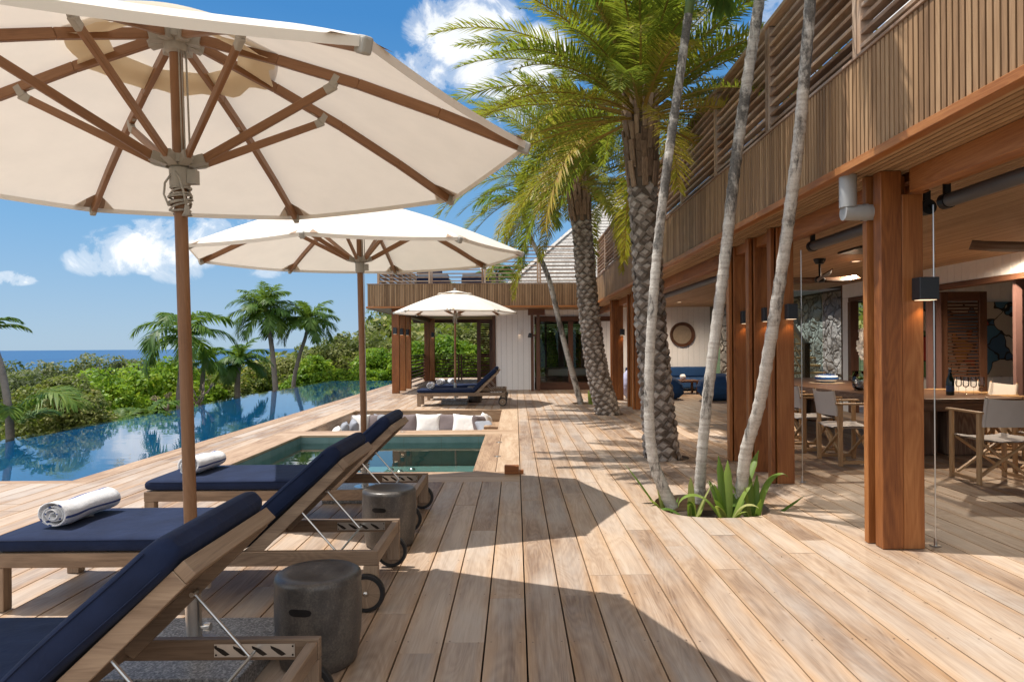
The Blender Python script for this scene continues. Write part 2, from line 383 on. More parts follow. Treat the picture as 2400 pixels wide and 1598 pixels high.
STEEL = plain('steel', (.62, .60, .57), .28, 1, 60, .05, .02)
GREYCAST = plain('grey_casting', (.36, .34, .30), .5, .0, 60, .08, .05)
ROPE = plain('grey_rope', (.40, .38, .34), .9, 0, 300, .25, .4)
BLACKRUB = plain('black_rubber', (.012, .012, .013), .5, 0, 80, .2, .05)
ANTHR = plain('anthracite_metal', (.030, .033, .040), .45, .2, 120, .1, .05)
PIPE = plain('grey_pipe', (.34, .345, .345), .4, 0, 30, .06, .02)
PIPED = plain('dark_roller', (.10, .10, .105), .4, .2, 30, .08, .02)
SOIL = plain('soil', (.05, .035, .022), .95, 0, 30, .5, .8)
DARKGAP = plain('shadow_gap', (.025, .018, .013), .9, 0, 30, .2, 0)
WHITEP = plain('white_paint', (.875, .87, .875), .5, 0, 15, .03, .03)
BLACKM = plain('black_metal', (.008, .008, .009), .4, .3, 60, .1, 0)
# ================================================================== deck
PW, PGAP, PX0 = .1975, .0085, .043
POOL_X0, POOL_X1, POOL_Y0, POOL_Y1 = -7.95, -4.75, 7.30, 29.5
SPA = (-3.45, -.49, 7.66, 10.95)      # inner edges
PIT = (-3.55, -.31, 11.50, 15.15)
COPE = (-3.904, .039, 7.09, 15.42)      # outer edges of the coping
PLANTER = (1.70, 5.98, .47, .44, 2.6); PLANTER2 = (1.72, 16.75, .33, .36, 2.2)
HOLE1 = (1.83, 8.55, .33, .30, 2); HOLE2 = (1.90, 14.0, .30, .30, 2)
HOLES = [PLANTER, PLANTER2, HOLE1, HOLE2]
def hole_half(h, x):
    """half length in y of the opening h at x"""
    cx, cy, a, b, n = h; t = abs(x - cx) / a
    return 0 if t >= 1 else b * (1 - t ** n) ** (1 / n)
rects = [(POOL_X0 - .02, POOL_X1 + .247, POOL_Y0 - .145, 60), COPE]
deck = MB(); deckn = 0
def board(x0, x1, y0, y1, z=0.0, th=.03, m=0):
    """one plank, its outline cut where it meets a planting hole"""
    r = random.random(); z += random.uniform(-.0012, .0012)
    u0, v0 = random.uniform(0, 60), random.uniform(0, 60)
    hs = [h for h in HOLES if x1 > h[0] - h[2] and x0 < h[0] + h[2] and y0 < h[1] + h[3] and y1 > h[1] - h[3]]
    def slab(lo, hi, xs):
        n = len(xs); base = len(deck.v)
        top = [(x, hi(x), z) for x in xs] + [(x, lo(x), z) for x in reversed(xs)]
        deck.face(top[::-1], [(u0 + p[1], v0 + p[0]) for p in top[::-1]], r, m)
        k = len(top)
        for i in range(k):
            p, q = top[i], top[(i + 1) % k]
            deck.face([p, q, (q[0], q[1], z - th), (p[0], p[1], z - th)], [(u0 + p[1], v0), (u0 + q[1], v0), (u0 + q[1], v0 + th), (u0 + p[1], v0 + th)], r, m)
    if not hs: return slab(lambda x: y0, lambda x: y1, [x0, x1])
    h = hs[0]; a, b = max(x0, h[0] - h[2]), min(x1, h[0] + h[2])
    xs = sorted({x0, x1, *[a + (b - a) * i / 14 for i in range(15)]})
    if y0 < h[1]: slab(lambda x: y0, lambda x: min(y1, h[1] - hole_half(h, x)), xs)
    if y1 > h[1]: slab(lambda x: max(y0, h[1] + hole_half(h, x)), lambda x: y1, xs)
for k in range(-46, 36):
    xa, xb = PX0 + k * PW + PGAP / 2, PX0 + (k + 1) * PW - PGAP / 2
    lo, hi = -1.5, 31.5
    if xb > 2.9: hi = 26.5
    cuts = []
    for (rx0, rx1, ry0, ry1) in rects:
        if xb > rx0 + .03 and xa < rx1 - .03: cuts.append((ry0, ry1))
    if xa < POOL_X0: cuts.append((POOL_Y0 - .145, 60))
    ivs = [(lo, hi)]
    for (c0, c1) in cuts:
        nv = []
        for (p, q) in ivs:
            if c0 > p: nv.append((p, min(q, c0)))
            if c1 < q: nv.append((max(p, c1), q))
        ivs = [(p, q) for p, q in nv if q - p > .02]
    for (p, q) in ivs:
        y = p; j = p + random.uniform(.6, 3.4)
        while y < q:
            e = min(j, q)
            if q - e < .35: e = q
            if any(abs(e - h[1]) < h[3] + .1 and xa < h[0] + h[2] and xb > h[0] - h[2] for h in HOLES): e = min(q, e + 1.1)
            board(xa, xb, y + .0012, e - .0012); y = e; j = e + random.uniform(1.7, 3.6)
D = deck.build('deck', W_DECK); tag(D, 'weathered teak plank deck running from the loungers to the far pavilion', 'deck', kind='structure')
b_ = D.modifiers.new('bevel', 'BEVEL'); b_.width = .0014; b_.segments = 1; b_.limit_method = 'ANGLE'; b_.angle_limit = R(60)

# screws near plank joints and joists
sc = MB()
for k in range(-8, 30):
    for y in np.arange(2.0, 9.0, .62):
        for dx in (.03, PW - .03):
            x = PX0 + k * PW + dx; y_ = y + random.uniform(-.012, .012)
            if COPE[0] - .1 < x < COPE[1] + .02 and y_ > COPE[2] - .03: continue
            if any(abs(x - h[0]) < h[2] + .02 and abs(y_ - h[1]) < h[3] + .02 for h in HOLES): continue
            sc.lathe([(.0045, .0018), (0, .0022)], (x, y_, 0), 6)
tag(sc.build('deck_screw_heads', plain('screw_head', (.10, .06, .04), .5, 0, 90, .2, 0)), 'dark screw heads in rows along the deck planks', 'screws', kind='stuff')

base = MB()  # flat dark sheet under the planks, coloured as the shade in the gaps
for (x0, x1, y0, y1) in ((-9, 7.2, -1.5, 7.05), (-4.6, -3.91, 7.05, 31), (.04, 7.2, 7.05, 31), (-3.92, .04, 15.44, 31), (-9, -4.6, 7.05, 7.15)):
    base.face([(x0, y0, -.26), (x1, y0, -.26), (x1, y1, -.26), (x0, y1, -.26)])
HB = base.build('deck_gap_shade', DARKGAP); tag(HB, 'dark sheet below the deck planks, painted as the shade in their gaps', 'substructure', kind='structure')

# planting holes: soil sunk below the planks with a timber rim
soil = MB()
for h in HOLES:
    pts = []
    for i in range(40):
        a = 2 * math.pi * i / 40; c, s = math.cos(a), math.sin(a); n = h[4]
        rr = (abs(c / h[2]) ** n + abs(s / h[3]) ** n) ** (-1 / n); pts.append((h[0] + c * rr, h[1] + s * rr))
    soil.face([(x, y, -.15) for x, y in pts], m=0)
    for i in range(40):
        (xa, ya), (xb_, yb) = pts[i], pts[(i + 1) % 40]; soil.face([(xa, ya, -.15), (xb_, yb, -.15), (xb_, yb, -.029), (xa, ya, -.029)], [(i * .07, 0), (i * .07 + .07, 0), (i * .07 + .07, .12), (i * .07, .12)], .3, 1)
tag(soil.build('planting_soil', [SOIL, W_COPE]), 'dark soil in the round openings cut through the deck', 'soil', kind='structure')

# pool edge boards and coping round spa and lounge
cp = MB()
for i, (a, b) in enumerate(((POOL_Y0 - .142, POOL_Y0),)):
    cp.bx(POOL_X0, POOL_X1 + .245, a, b, -.03, .002)
cp.bx(POOL_X1, POOL_X1 + .245, POOL_Y0 + .003, 29.5, -.03, .002)
y = 7.09
for a, b in ((7.09, 7.365), (7.37, 7.66)): cp.bx(COPE[0], COPE[1], a, b, -.034, .001)
cp.bx(-.49, -.235, 7.664, 10.946, -.034, .001); cp.bx(-.23, COPE[1], 7.664, 10.946, -.034, .001)
cp.bx(COPE[0], COPE[1], 10.95, 11.22, -.034, .001); cp.bx(COPE[0], COPE[1], 11.224, 11.50, -.034, .001)
cp.bx(-.31, COPE[1], 11.504, 15.146, -.034, .001)
cp.bx(COPE[0], COPE[1], 15.15, 15.42, -.034, .001)
cp.bx(COPE[0], -3.45, 7.664, 10.946, -.034, .001); cp.bx(COPE[0], -3.55, 11.504, 15.146, -.034, .001)
cpo = cp.build('coping', W_COPE, bevel=.003); tag(cpo, 'orange teak coping boards framing the hot tub and sunken lounge', 'coping', kind='structure')

# ---- big pool
m, nt, b = newmat('pool_tile')
co = geopos(nt); n = noise_tex(nt, scaled(nt, co, (2, 2, 2)), 1, 3)
L(nt, ramp(nt, n, [(.3, (.06, .34, .53)), (.7, (.08, .42, .62))]), b.inputs['Base Color']); b.inputs['Roughness'].default_value = .4
POOLT = m
pb = MB()
pb.face([(POOL_X0, POOL_Y0, -1.25), (POOL_X1, POOL_Y0, -1.25), (POOL_X1, POOL_Y1, -1.25), (POOL_X0, POOL_Y1, -1.25)])
for (a, c) in (((POOL_X0, POOL_Y0), (POOL_X1, POOL_Y0)), ((POOL_X1, POOL_Y0), (POOL_X1, POOL_Y1)), ((POOL_X1, POOL_Y1), (POOL_X0, POOL_Y1)), ((POOL_X0, POOL_Y1), (POOL_X0, POOL_Y0))):
    pb.face([(a[0], a[1], -1.25), (c[0], c[1], -1.25), (c[0], c[1], -.035), (a[0], a[1], -.035)])
pb.bx(POOL_X0 - .25, POOL_X0 - .004, POOL_Y0 - .6, POOL_Y1 + .25, -2.6, -.045, m=1); pb.bx(POOL_X0, POOL_X1, POOL_Y1 + .004, POOL_Y1 + .25, -2.6, -.045, m=1)
tag(pb.build('pool_basin', [POOLT, plain('wet_dark_stone', (.018, .026, .028), .3, 0, 20, .3, .1)]), 'dark blue tiled basin of the long infinity pool', 'pool', kind='structure')
WATER = glassy('pool_water', (.62, .88, .94), 1.333, 0.0, .065, (1.8, 3.0, 1))
w = MB(); w.face([(POOL_X0 - .25, POOL_Y0, -.03), (POOL_X1, POOL_Y0, -.03), (POOL_X1, POOL_Y1 + .25, -.03), (POOL_X0 - .25, POOL_Y1 + .25, -.03)])
tag(w.build('pool_water', WATER), 'still blue water of the infinity pool mirroring palms and sky', 'water', kind='structure')

# ---- hot tub
m, nt, b = newmat('slate_tile')
co = geopos(nt); br = nt.nodes.new('ShaderNodeTexBrick'); br.offset = 0; br.inputs['Scale'].default_value = 1; br.inputs['Mortar Size'].default_value = .006
br.inputs['Brick Width'].default_value = .6; br.inputs['Row Height'].default_value = .6; L(nt, co, br.inputs['Vector'])
br.inputs['Color1'].default_value = (.11, .20, .20, 1); br.inputs['Color2'].default_value = (.14, .235, .235, 1); br.inputs['Mortar'].default_value = (.12, .16, .14, 1)
L(nt, mixc(nt, .35, br.outputs[0], ramp(nt, noise_tex(nt, co, 6, 5), [(.3, (.06, .11, .11)), (.7, (.20, .28, .27))])), b.inputs['Base Color']); b.inputs['Roughness'].default_value = .5
SLATE = m
x0, x1, y0, y1 = SPA; t = MB()
t.face([(x0, y0, -.95), (x1, y0, -.95), (x1, y1, -.95), (x0, y1, -.95)])
for (a, c) in (((x0, y0), (x1, y0)), ((x1, y0), (x1, y1)), ((x1, y1), (x0, y1)), ((x0, y1), (x0, y0))):
    t.face([(a[0], a[1], -.95), (c[0], c[1], -.95), (c[0], c[1], -.036), (a[0], a[1], -.036)])
t.bx(x0 + .002, x0 + .5, y0 + .002, y1 - .002, -.95, -.5); t.bx(x1 - .75, x1 - .002, y0 + .002, y1 - .5, -.95, -.5); t.bx(x0 + .504, x1 - .002, y1 - .495, y1 - .002, -.95, -.5)
t.bx(x1 - .42, x1 - .002, y0 + .004, y0 + .38, -.497, -.24)
tag(t.build('hot_tub_basin', SLATE), 'green slate tiled basin of the square hot tub with benches', 'hot tub', kind='structure')
w = MB(); w.face([(x0, y0, -.13), (x1, y0, -.13), (x1, y1, -.13), (x0, y1, -.13)])
TUBW = glassy('tub_water', (.80, .95, .90), 1.333, 0, .05, (2, 3, 1))
tag(w.build('hot_tub_water', TUBW), 'clear green water filling the square hot tub', 'water', kind='structure')
for i, (px, py) in enumerate(((-1.95, 10.6), (-1.78, 10.42), (-1.62, 10.6))):
    j = MB(); j.lathe([(.0, .03), (.035, .028), (.05, .012), (.055, 0)], (px, py, -.499), 16)
    o = j.build('water_jet', STEEL, smooth=True)
    tag(o, ['round chrome jet on the tub bench, left of three', 'round chrome jet on the tub bench, nearest of three', 'round chrome jet on the tub bench, right of three'][i], 'jet', 'jets on the hot tub bench')

# ---- sunken lounge pit
x0, x1, y0, y1 = PIT; t = MB()
def planked(x0, x1, y0, y1, z0, z1, n):   # horizontal boards lining a wall
    for i in range(n):
        a = z0 + (z1 - z0) * i / n; t.bx(x0, x1, y0, y1, a + .002, a + (z1 - z0) / n - .002)
planked(x0 - .03, x1 + .03, y1, y1 + .03, -.9, -.036, 5); planked(x0 - .03, x0, y0, y1, -.9, -.036, 5)
planked(x1, x1 + .03, y0, y1, -.9, -.036, 5); planked(x0 - .03, x1 + .03, y0 - .03, y0, -.9, -.036, 5)
t.bx(x0, x1, y0, y1, -.93, -.9)
t.bx(x0 + .001, x1 - .7, y1 - .75, y1 - .001, -.899, -.50); t.bx(x0 + .001, x0 + .7, y0 + .1, y1 - .76, -.899, -.50)
t.bx(x1 - .33, x1 - .002, y1 - 1.6, y1 - .7, -.899, -.19); t.bx(x1 - .66, x1 - .334, y1 - 1.6, y1 - .7, -.899, -.36)
t.bx(x1 - .34, x1 - .002, y1 - 2.9, y1 - 2.0, -.899, -.19)
tag(t.build('lounge_pit', W_COPE), 'sunken timber lounge pit with benches and steps', 'seating pit', kind='structure')
st = MB()
for k in range(2): st.bx(x0 + .01, x1 - .72, y1 - .74, y1 - .02, -.498, -.42) if k == 0 else st.bx(x0 + .01, x0 + .69, y0 + .12, y1 - .76, -.498, -.42)
tag(st.build('bench_cushion', PIL_G, bevel=.03, seg=2), 'grey seat pad on the bench of the sunken lounge', 'cushion')

# ================================================================== terrain, sea
def ground_z(x, y):
    z = -2.4 - 1.2 * max(0, min(1, (-x - 12) / 18)) - 46 * (lambda t: t * t * (3 - 2 * t))(max(0, min(1, (-x * .9 + y * .25 - 12) / 200)))
    z += 9.0 * math.exp(-((x + 2) / 30) ** 2 - ((y - 112) / 45) ** 2)
    z += 17.0 * math.exp(-((x - 38) / 38) ** 2 - ((y - 120) / 50) ** 2)
    return z
g = MB(); xs = [-900, -600, -420, -300, -240, -190, -150, -120, -100, -80, -64, -50, -40, -32, -26, -21, -17, -14, -11, -9, -6, -2, 2, 6, 12, 20, 30, 45, 60, 80, 110, 150, 220, 320, 460]
ys = [-60, -30, -10, 0, 6, 12, 18, 24, 28, 32, 38, 45, 54, 65, 78, 90, 100, 110, 120, 130, 145, 165, 190, 230, 290, 380, 520, 700]
def gz(x, y):
    if -8.3 < x < 12 and y < 30: return -3.2
    return ground_z(x, y) + .3 * noise.noise((x * .1, y * .1, 0))
g.grid([[(x, y, gz(x, y)) for y in ys] for x in xs])
m, nt, b = newmat('undergrowth'); co = geopos(nt)
L(nt, ramp(nt, noise_tex(nt, co, .9, 8, .7), [(.3, (.012, .022, .006)), (.55, (.035, .055, .012)), (.75, (.09, .085, .04))]), b.inputs['Base Color']); b.inputs['Roughness'].default_value = .95
g_o = g.build('terrain', m, smooth=True); tag(g_o, 'sloping scrubby ground falling from the pool to the sea', 'ground', kind='structure')

m, nt, b = newmat('sea'); co = geopos(nt)
L(nt, ramp(nt, noise_tex(nt, scaled(nt, co, (.004, .0008, 1)), 1, 6, .6), [(.3, (.010, .058, .155)), (.7, (.016, .085, .20))]), b.inputs['Base Color']); b.inputs['Roughness'].default_value = .35
b.inputs['Specular IOR Level'].default_value = .25
bump(nt, b, noise_tex(nt, scaled(nt, co, (.05, .02, 1)), 1, 4), .4, .6)
s = MB(); s.face([(-45000, 150, -46), (45000, 150, -46), (45000, 55000, -46), (-45000, 55000, -46)])
tag(s.build('sea', m), 'deep blue sea reaching a level horizon', 'sea', kind='structure')
# ================================================================== house
FX, SOF, CEILZ, WALLX = 2.30, 2.58, 2.64, 6.90      # fascia plane, soffit, inner ceiling, back wall
FY = 20.5                                            # far pavilion fascia plane
CLAD0, CLAD1 = 2.63, 3.29
house = empty('villa', (0, 0, 0), 0, 'L shaped timber villa with battened fascia, red posts and white board walls', 'house')

def battens(mb, a, b, z0, z1, out, pitch=.05, w=.036, th=.016):
    """vertical battens along the line a-b; 'out' is the outward normal"""
    a, b, out = Vector(a), Vector(b), Vector(out); d = (b - a); n = int(d.length / pitch); d.normalize()
    for i in range(n):
        p = a + d * (pitch * (i + .5)) + out * (th / 2)
        sx = w if abs(d.x) > .5 else th; sy = th if abs(d.x) > .5 else w
        mb.box((p.x, p.y, (z0 + z1) / 2), (sx, sy, z1 - z0), None, 0, None, 2)
f = MB(); battens(f, (FX, -1.0, 0), (FX, FY - .02, 0), CLAD0, CLAD1, (-1, 0, 0)); f.build('fascia', W_FASC, house)
f = MB(); battens(f, (-4.42, FY, 0), (FX - .02, FY, 0), CLAD0, CLAD1, (0, -1, 0)); f.build('fascia', W_FASC, house)
f = MB(); battens(f, (-4.42, FY + .02, 0), (-4.42, 29.6, 0), CLAD0, CLAD1, (-1, 0, 0)); f.build('fascia', W_FASC, house)
# core of the roof slab behind the battens, with the stair well left open
k = MB()
k.bx(FX + .001, 3.2, -1, FY + .001, SOF + .07, CLAD1 - .01)
k.bx(3.2, 10.5, -1, 15.6, SOF + .09, CLAD1 - .01); k.bx(3.2, 6.2, 15.6, 20.4, SOF + .09, CLAD1 - .01); k.bx(7.45, 10.5, 15.6, 20.4, SOF + .09, CLAD1 - .01)
k.bx(-4.419, 10.5, FY + .003, 29.6, SOF + .07, CLAD1 - .01)
k.build('roof_slab', DARKGAP, house)
tr = MB()
tr.bx(FX - .055, FX + .02, -1, FY - .06, SOF - .01, CLAD0 - .003, r=.9); 
tr.bx(-4.47, FX - .058, FY - .055, FY + .02, SOF - .01, CLAD0 - .003); 
tr.bx(-4.475, -4.40, FY + .022, 29.6, SOF - .012, CLAD0 - .003); 
tr.build('fascia_trim', W_RED, house, bevel=.004)
tr = MB(); tr.bx(FX - .03, FX + .06, -1, FY - .04, CLAD1 + .002, CLAD1 + .024); tr.bx(-4.45, FX - .03, FY - .03, FY + .06, CLAD1 + .002, CLAD1 + .024); tr.bx(-4.45, -4.38, FY + .06, 29.6, CLAD1 + .003, CLAD1 + .025); tr.build('capping', W_SLAT, house, bevel=.003)
# soffit battens
s = MB()
x = FX + .03
while x < 2.72: s.bx(x, x + .036, -1, FY + .02, SOF, SOF + .02); x += .05
y = FY + .03
while y < 29.6: s.bx(-4.39, 2.28, y, y + .036, SOF, SOF + .02); y += .05
s.build('soffit', W_CEIL, house)
c = MB(); x = 2.96
while x < WALLX - .01:
    if 6.16 < x < 7.5: c.bx(x, x + .042, -1, 15.6, CEILZ, CEILZ + .02); c.bx(x, x + .042, 20.4, 22.1, CEILZ, CEILZ + .02)
    else: c.bx(x, x + .042, -1, 22.1, CEILZ, CEILZ + .02)
    x += .05
c.build('ceiling', W_CEIL, house)
k = MB(); k.bx(2.72, WALLX + .1, -1, 15.6, CEILZ + .021, CEILZ + .04); k.bx(2.72, 6.16, 15.6, 22.1, CEILZ + .021, CEILZ + .04); k.build('ceiling_backing', DARKGAP, house)
# main beam over the posts (outer plate and inner roller box)
b = MB()
PY = [(4.65, 'wide'), (6.86, 's'), (7.51, 's'), (8.21, 's'), (15.0, 's'), (15.65, 's'), (17.6, 'wide')]
for y0, y1 in ((-1, 4.60), (4.79, 6.83), (8.45, 14.95), (15.9, 17.5), (17.9, 22)):
    b.bx(2.66, 2.74, y0, y1, 2.42, SOF - .002); b.bx(2.82, 2.92, y0 + .01, y1 - .01, 2.47, CEILZ + .02)
b.bx(2.7405, 2.8195, -1, 22, SOF - .05, SOF + .03)
b.bx(2.66, 2.92, 6.83, 8.45, 2.47, SOF - .002)
b.build('beam', W_RED, house, bevel=.004)
# posts
for (y, kind) in PY:
    p = MB()
    if kind == 'wide':
        p.bx(2.495, 2.638, y, y + .10, 0.002, SOF - .003); p.bx(2.640, 2.783, y + .001, y + .101, 0.002, 2.418 if y < 10 else SOF - .003)
        p.bx(2.47, 2.60, y + .145, y + .20, 0.002, SOF - .004); p.bx(2.54, 2.72, y + .102, y + .143, .01, SOF - .01)
    else:
        p.bx(2.63, 2.80, y, y + .075, 0.002, SOF - .003 if y < 9 else SOF - .003); p.bx(2.575, 2.615, y + .02, y + .12, .002, SOF - .004); p.bx(2.615, 2.66, y + .077, y + .118, .01, SOF - .02)
    p.build('post', W_RED, house, bevel=.004)
# back wall of the long wing: white boards, then door opening
def boards(mb, a, b, z0, z1, out, w=.175, th=.018, m=0):
    a, b, out = Vector(a), Vector(b), Vector(out); d = b - a; n = max(1, round(d.length / w)); w = d.length / n; d.normalize()
    for i in range(n):
        p = a + d * (w * (i + .5)) + out * (th / 2); alx = abs(d.x) > .5
        mb.box((p.x, p.y, (z0 + z1) / 2), (w - .005 if alx else th, th if alx else w - .005, z1 - z0), None, m, None, 2)
w = MB(); boards(w, (WALLX, -1, 0), (WALLX, 14.36, 0), 2.36, CEILZ + .02, (-1, 0, 0)); boards(w, (WALLX, 14.1, 0), (WALLX, 14.36, 0), 0, 2.355, (-1, 0, 0)); w.build('wall', WHITEP, house, bevel=.003)
w = MB(); boards(w, (2.6, 22.1, 0), (6.3, 22.1, 0), 0, CEILZ + .02, (0, -1, 0)); w.build('wall', WHITEP, house, bevel=.003)
w = MB(); boards(w, (-.64, 22.1, 0), (.62, 22.1, 0), 0, SOF - .002, (0, -1, 0)); boards(w, (.62, 22.1, 0), (2.6, 22.1, 0), 2.36, SOF - .002, (0, -1, 0))
w.build('wall', WHITEP, house, bevel=.003)
k = MB(); k.bx(-.66, .60, 22.103, 22.22, 0, SOF - .003); k.bx(.60, 2.62, 22.103, 22.22, 2.36, SOF - .003); k.bx(2.6, 6.4, 22.103, 22.2, 0, 2.7)
k.bx(WALLX + .003, WALLX + .1, -1, 14.1, 2.365, 2.75); k.bx(WALLX + .003, WALLX + .1, 14.1, 14.355, 0, 2.75)
k.build('wall_core', plain('grey_core', (.25, .24, .23), .8), house)
# door header and frame in the back wall
h = MB(); h.bx(WALLX - .05, WALLX + .12, 3.0, 14.05, 2.27, 2.352); h.bx(WALLX - .05, WALLX + .12, 13.95, 14.07, 0, 2.268)
h.bx(WALLX - .02, WALLX + .10, 14.365, 14.42, 0, CEILZ)
h.build('door_frame', W_DARK, house, bevel=.004)
# dark room behind it
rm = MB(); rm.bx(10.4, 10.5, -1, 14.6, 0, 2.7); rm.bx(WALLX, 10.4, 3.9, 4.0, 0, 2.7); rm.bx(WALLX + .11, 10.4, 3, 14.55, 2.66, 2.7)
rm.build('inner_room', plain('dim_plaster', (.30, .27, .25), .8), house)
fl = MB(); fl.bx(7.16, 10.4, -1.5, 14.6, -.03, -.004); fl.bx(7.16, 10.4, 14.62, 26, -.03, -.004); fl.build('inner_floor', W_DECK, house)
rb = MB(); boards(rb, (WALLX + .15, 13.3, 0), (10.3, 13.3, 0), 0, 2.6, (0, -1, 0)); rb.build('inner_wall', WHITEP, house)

# far pavilion: posts, beam, rear rail side, timber corner trims
for (x, y) in ((-3.65, 20.75), (-3.65, 21.95), (-3.65, 23.1)):
    p = MB(); p.bx(x - .11, x + .11, y, y + .16, .002, SOF - .003); p.build('post', W_DARK if 0 else W_RED, house, bevel=.005)
for x in (-3.78, -3.56):
    p = MB(); p.bx(x, x + .205, 28.3, 28.5, .002, SOF - .003); p.build('post', W_RED, house, bevel=.005)
p = MB(); p.bx(-3.78, -3.52, 20.95, 28.9, SOF - .16, SOF - .003); p.bx(-4.40, -.7, 29.3, 29.6, SOF - .14, SOF - .004); p.build('beam', W_DARK, house, bevel=.005)
p = MB(); p.bx(-.74, -.645, 22.02, 22.2, .002, SOF - .004); p.build('corner_trim', W_DARK, house)
for x in (.53, .72):
    p = MB(); p.bx(x - .045, x + .045, 21.45, 21.55, .002, SOF - .003)
    if x < .6: p.bx(.40, .93, 21.40, 21.449, SOF - .20, SOF - .005); p.bx(.576, .674, 21.47, 21.53, 1.72, 1.78)
    p.build('post', W_DARK, house, bevel=.004)
sh = MB(); sh.bx(-1.33, -1.20, 23.6, 23.66, .01, 2.34); sh.bx(-.90, -.78, 23.6, 23.66, .01, 2.34); sh.bx(-1.199, -.901, 23.6, 23.66, .01, .14); sh.bx(-1.199, -.901, 23.6, 23.66, 2.2, 2.34)
z = .17
while z < 2.18: sh.box((-1.05, 23.63, z), (.298, .05, .012), Matrix.Rotation(R(35), 3, 'X')); z += .062
tag(sh.build('louvred_shutter', W_DARK), 'dark louvred shutter panel standing left of the white pavilion wall', 'shutter')
# sliding glass door of the pavilion
dr = empty('sliding_glass_door', (0, 0, 0), 0, 'wide dark framed glass door in the far white wall', 'glass door')
fr = MB()
fr.bx(.66, .80, 22.0, 22.14, .0, 2.355); fr.bx(.801, 3.2, 22.0, 22.14, 2.20, 2.355); fr.bx(.801, 3.2, 22.0, 22.14, .0, .24)
fr.bx(1.70, 1.86, 21.96, 22.1, .241, 2.199); fr.bx(2.62, 2.75, 22.0, 22.14, .241, 2.199)
fr.build('frame', W_DARK, dr, bevel=.005)
GLASS = glassy('window_glass', (.88, .92, .91), 1.28, 0)
for (a, b_) in ((.801, 1.70), (1.86, 2.62)):
    q = MB(); q.bx(a, b_, 22.06, 22.066, .241, 2.199); q.build('pane', GLASS, dr)
# bedroom behind: side walls, floor lit by rear louvred openings
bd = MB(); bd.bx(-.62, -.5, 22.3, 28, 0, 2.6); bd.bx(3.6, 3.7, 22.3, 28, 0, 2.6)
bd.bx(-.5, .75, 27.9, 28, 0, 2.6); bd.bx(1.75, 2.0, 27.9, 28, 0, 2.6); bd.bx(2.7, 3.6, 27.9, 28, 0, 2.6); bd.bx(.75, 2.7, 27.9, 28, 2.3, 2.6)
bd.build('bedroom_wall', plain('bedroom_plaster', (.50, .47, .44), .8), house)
lv = MB(); z = .1
while z < 2.3:
    lv.box((1.72, 27.95, z), (2.0, .06, .016), Matrix.Rotation(R(20), 3, 'X')); z += .085
lv.bx(1.2, 1.28, 27.9, 28, 0, 2.3)
tag(lv.build('window_louvres', W_DARK), 'dark horizontal louvres across the bedroom rear window', 'louvres')
bedo = empty('bed', (2.1, 24.6, 0), 0, 'low bed with white bedding seen through the glass door', 'bed')
q = MB(); q.bx(-1.0, 1.2, -.9, 1.1, .12, .36); q.build('bed_base', W_DARK, bedo, bevel=.02)
q = MB(); q.bx(-.98, 1.18, -.88, 1.08, .362, .62); q.build('mattress', PIL_W, bedo, bevel=.06, seg=3)
q = MB(); q.bx(1.21, 1.30, -1.0, 1.2, 0.1, 1.25); q.build('headboard', W_DARK, bedo, bevel=.02)

# hip roof behind the terrace
m, nt, b = newmat('shingles'); uv = uvnode(nt)
br = nt.nodes.new('ShaderNodeTexBrick'); br.inputs['Scale'].default_value = 1; br.inputs['Brick Width'].default_value = .14; br.inputs['Row Height'].default_value = .17
br.inputs['Mortar Size'].default_value = .008; L(nt, uv, br.inputs['Vector'])
br.inputs['Color1'].default_value = (.29, .27, .25, 1); br.inputs['Color2'].default_value = (.44, .42, .39, 1); br.inputs['Mortar'].default_value = (.10, .09, .08, 1)
L(nt, mixc(nt, .4, br.outputs[0], ramp(nt, noise_tex(nt, scaled(nt, uv, (7, 1.5, 1)), 1, 5), [(.3, (.22, .2, .18)), (.7, (.6, .57, .52))])), b.inputs['Base Color']); b.inputs['Roughness'].default_value = .85
bump(nt, b, br.outputs['Fac'], .5, .02); SHING = m
E0 = Vector((-.85, 26.9, 3.30)); E1 = Vector((12.0, 26.9, 3.30)); E2 = Vector((12.0, 45, 3.30)); E3 = Vector((-.85, 45, 3.30)); AP = Vector((5.5, 36, 9.6))
rf = MB()
def slope(a, b, c):
    d = (b - a).normalized(); nrm = d.cross(c - a).normalized(); up = nrm.cross(d); rows = 34
    H = (c - a).dot(up); ca = (c - a).dot(d); W = (b - a).length
    for i in range(rows):    # overlapping courses
        t0, t1 = i / rows, (i + 1) / rows + .006
        t1 = min(t1, 1)
        l0, r0, l1, r1 = ca * t0, W + (ca - W) * t0, ca * t1, W + (ca - W) * t1
        P = [a + d * l0 + up * (H * t0) + nrm * .03, a + d * r0 + up * (H * t0) + nrm * .03, a + d * r1 + up * (H * t1), a + d * l1 + up * (H * t1)]
        rf.face(P, [(l0, H * t0), (r0, H * t0), (r1, H * t1), (l1, H * t1)])
        rf.face([P[0] - nrm * .03, P[1] - nrm * .03, P[1], P[0]], [(0, 0), (1, 0), (1, .01), (0, .01)])
slope(E0, E1, AP); slope(E1, E2, AP); slope(E2, E3, AP); slope(E3, E0, AP)
ro = rf.build('hip_roof', SHING, house)
hp = MB()
for i in range(46):
    a = E0.lerp(AP, i / 46); c2 = E0.lerp(AP, (i + 1.15) / 46)
    hp.bar(a + Vector((0, 0, .05)), c2 + Vector((0, 0, .075)), .22, .02, r=random.random())
hp.build('ridge_cap', SHING, house)
tw = MB(); tw.bx(-.5, 12, 27.2, 45, 2.6, 3.32); tw.build('upper_wall', WHITEP, house)

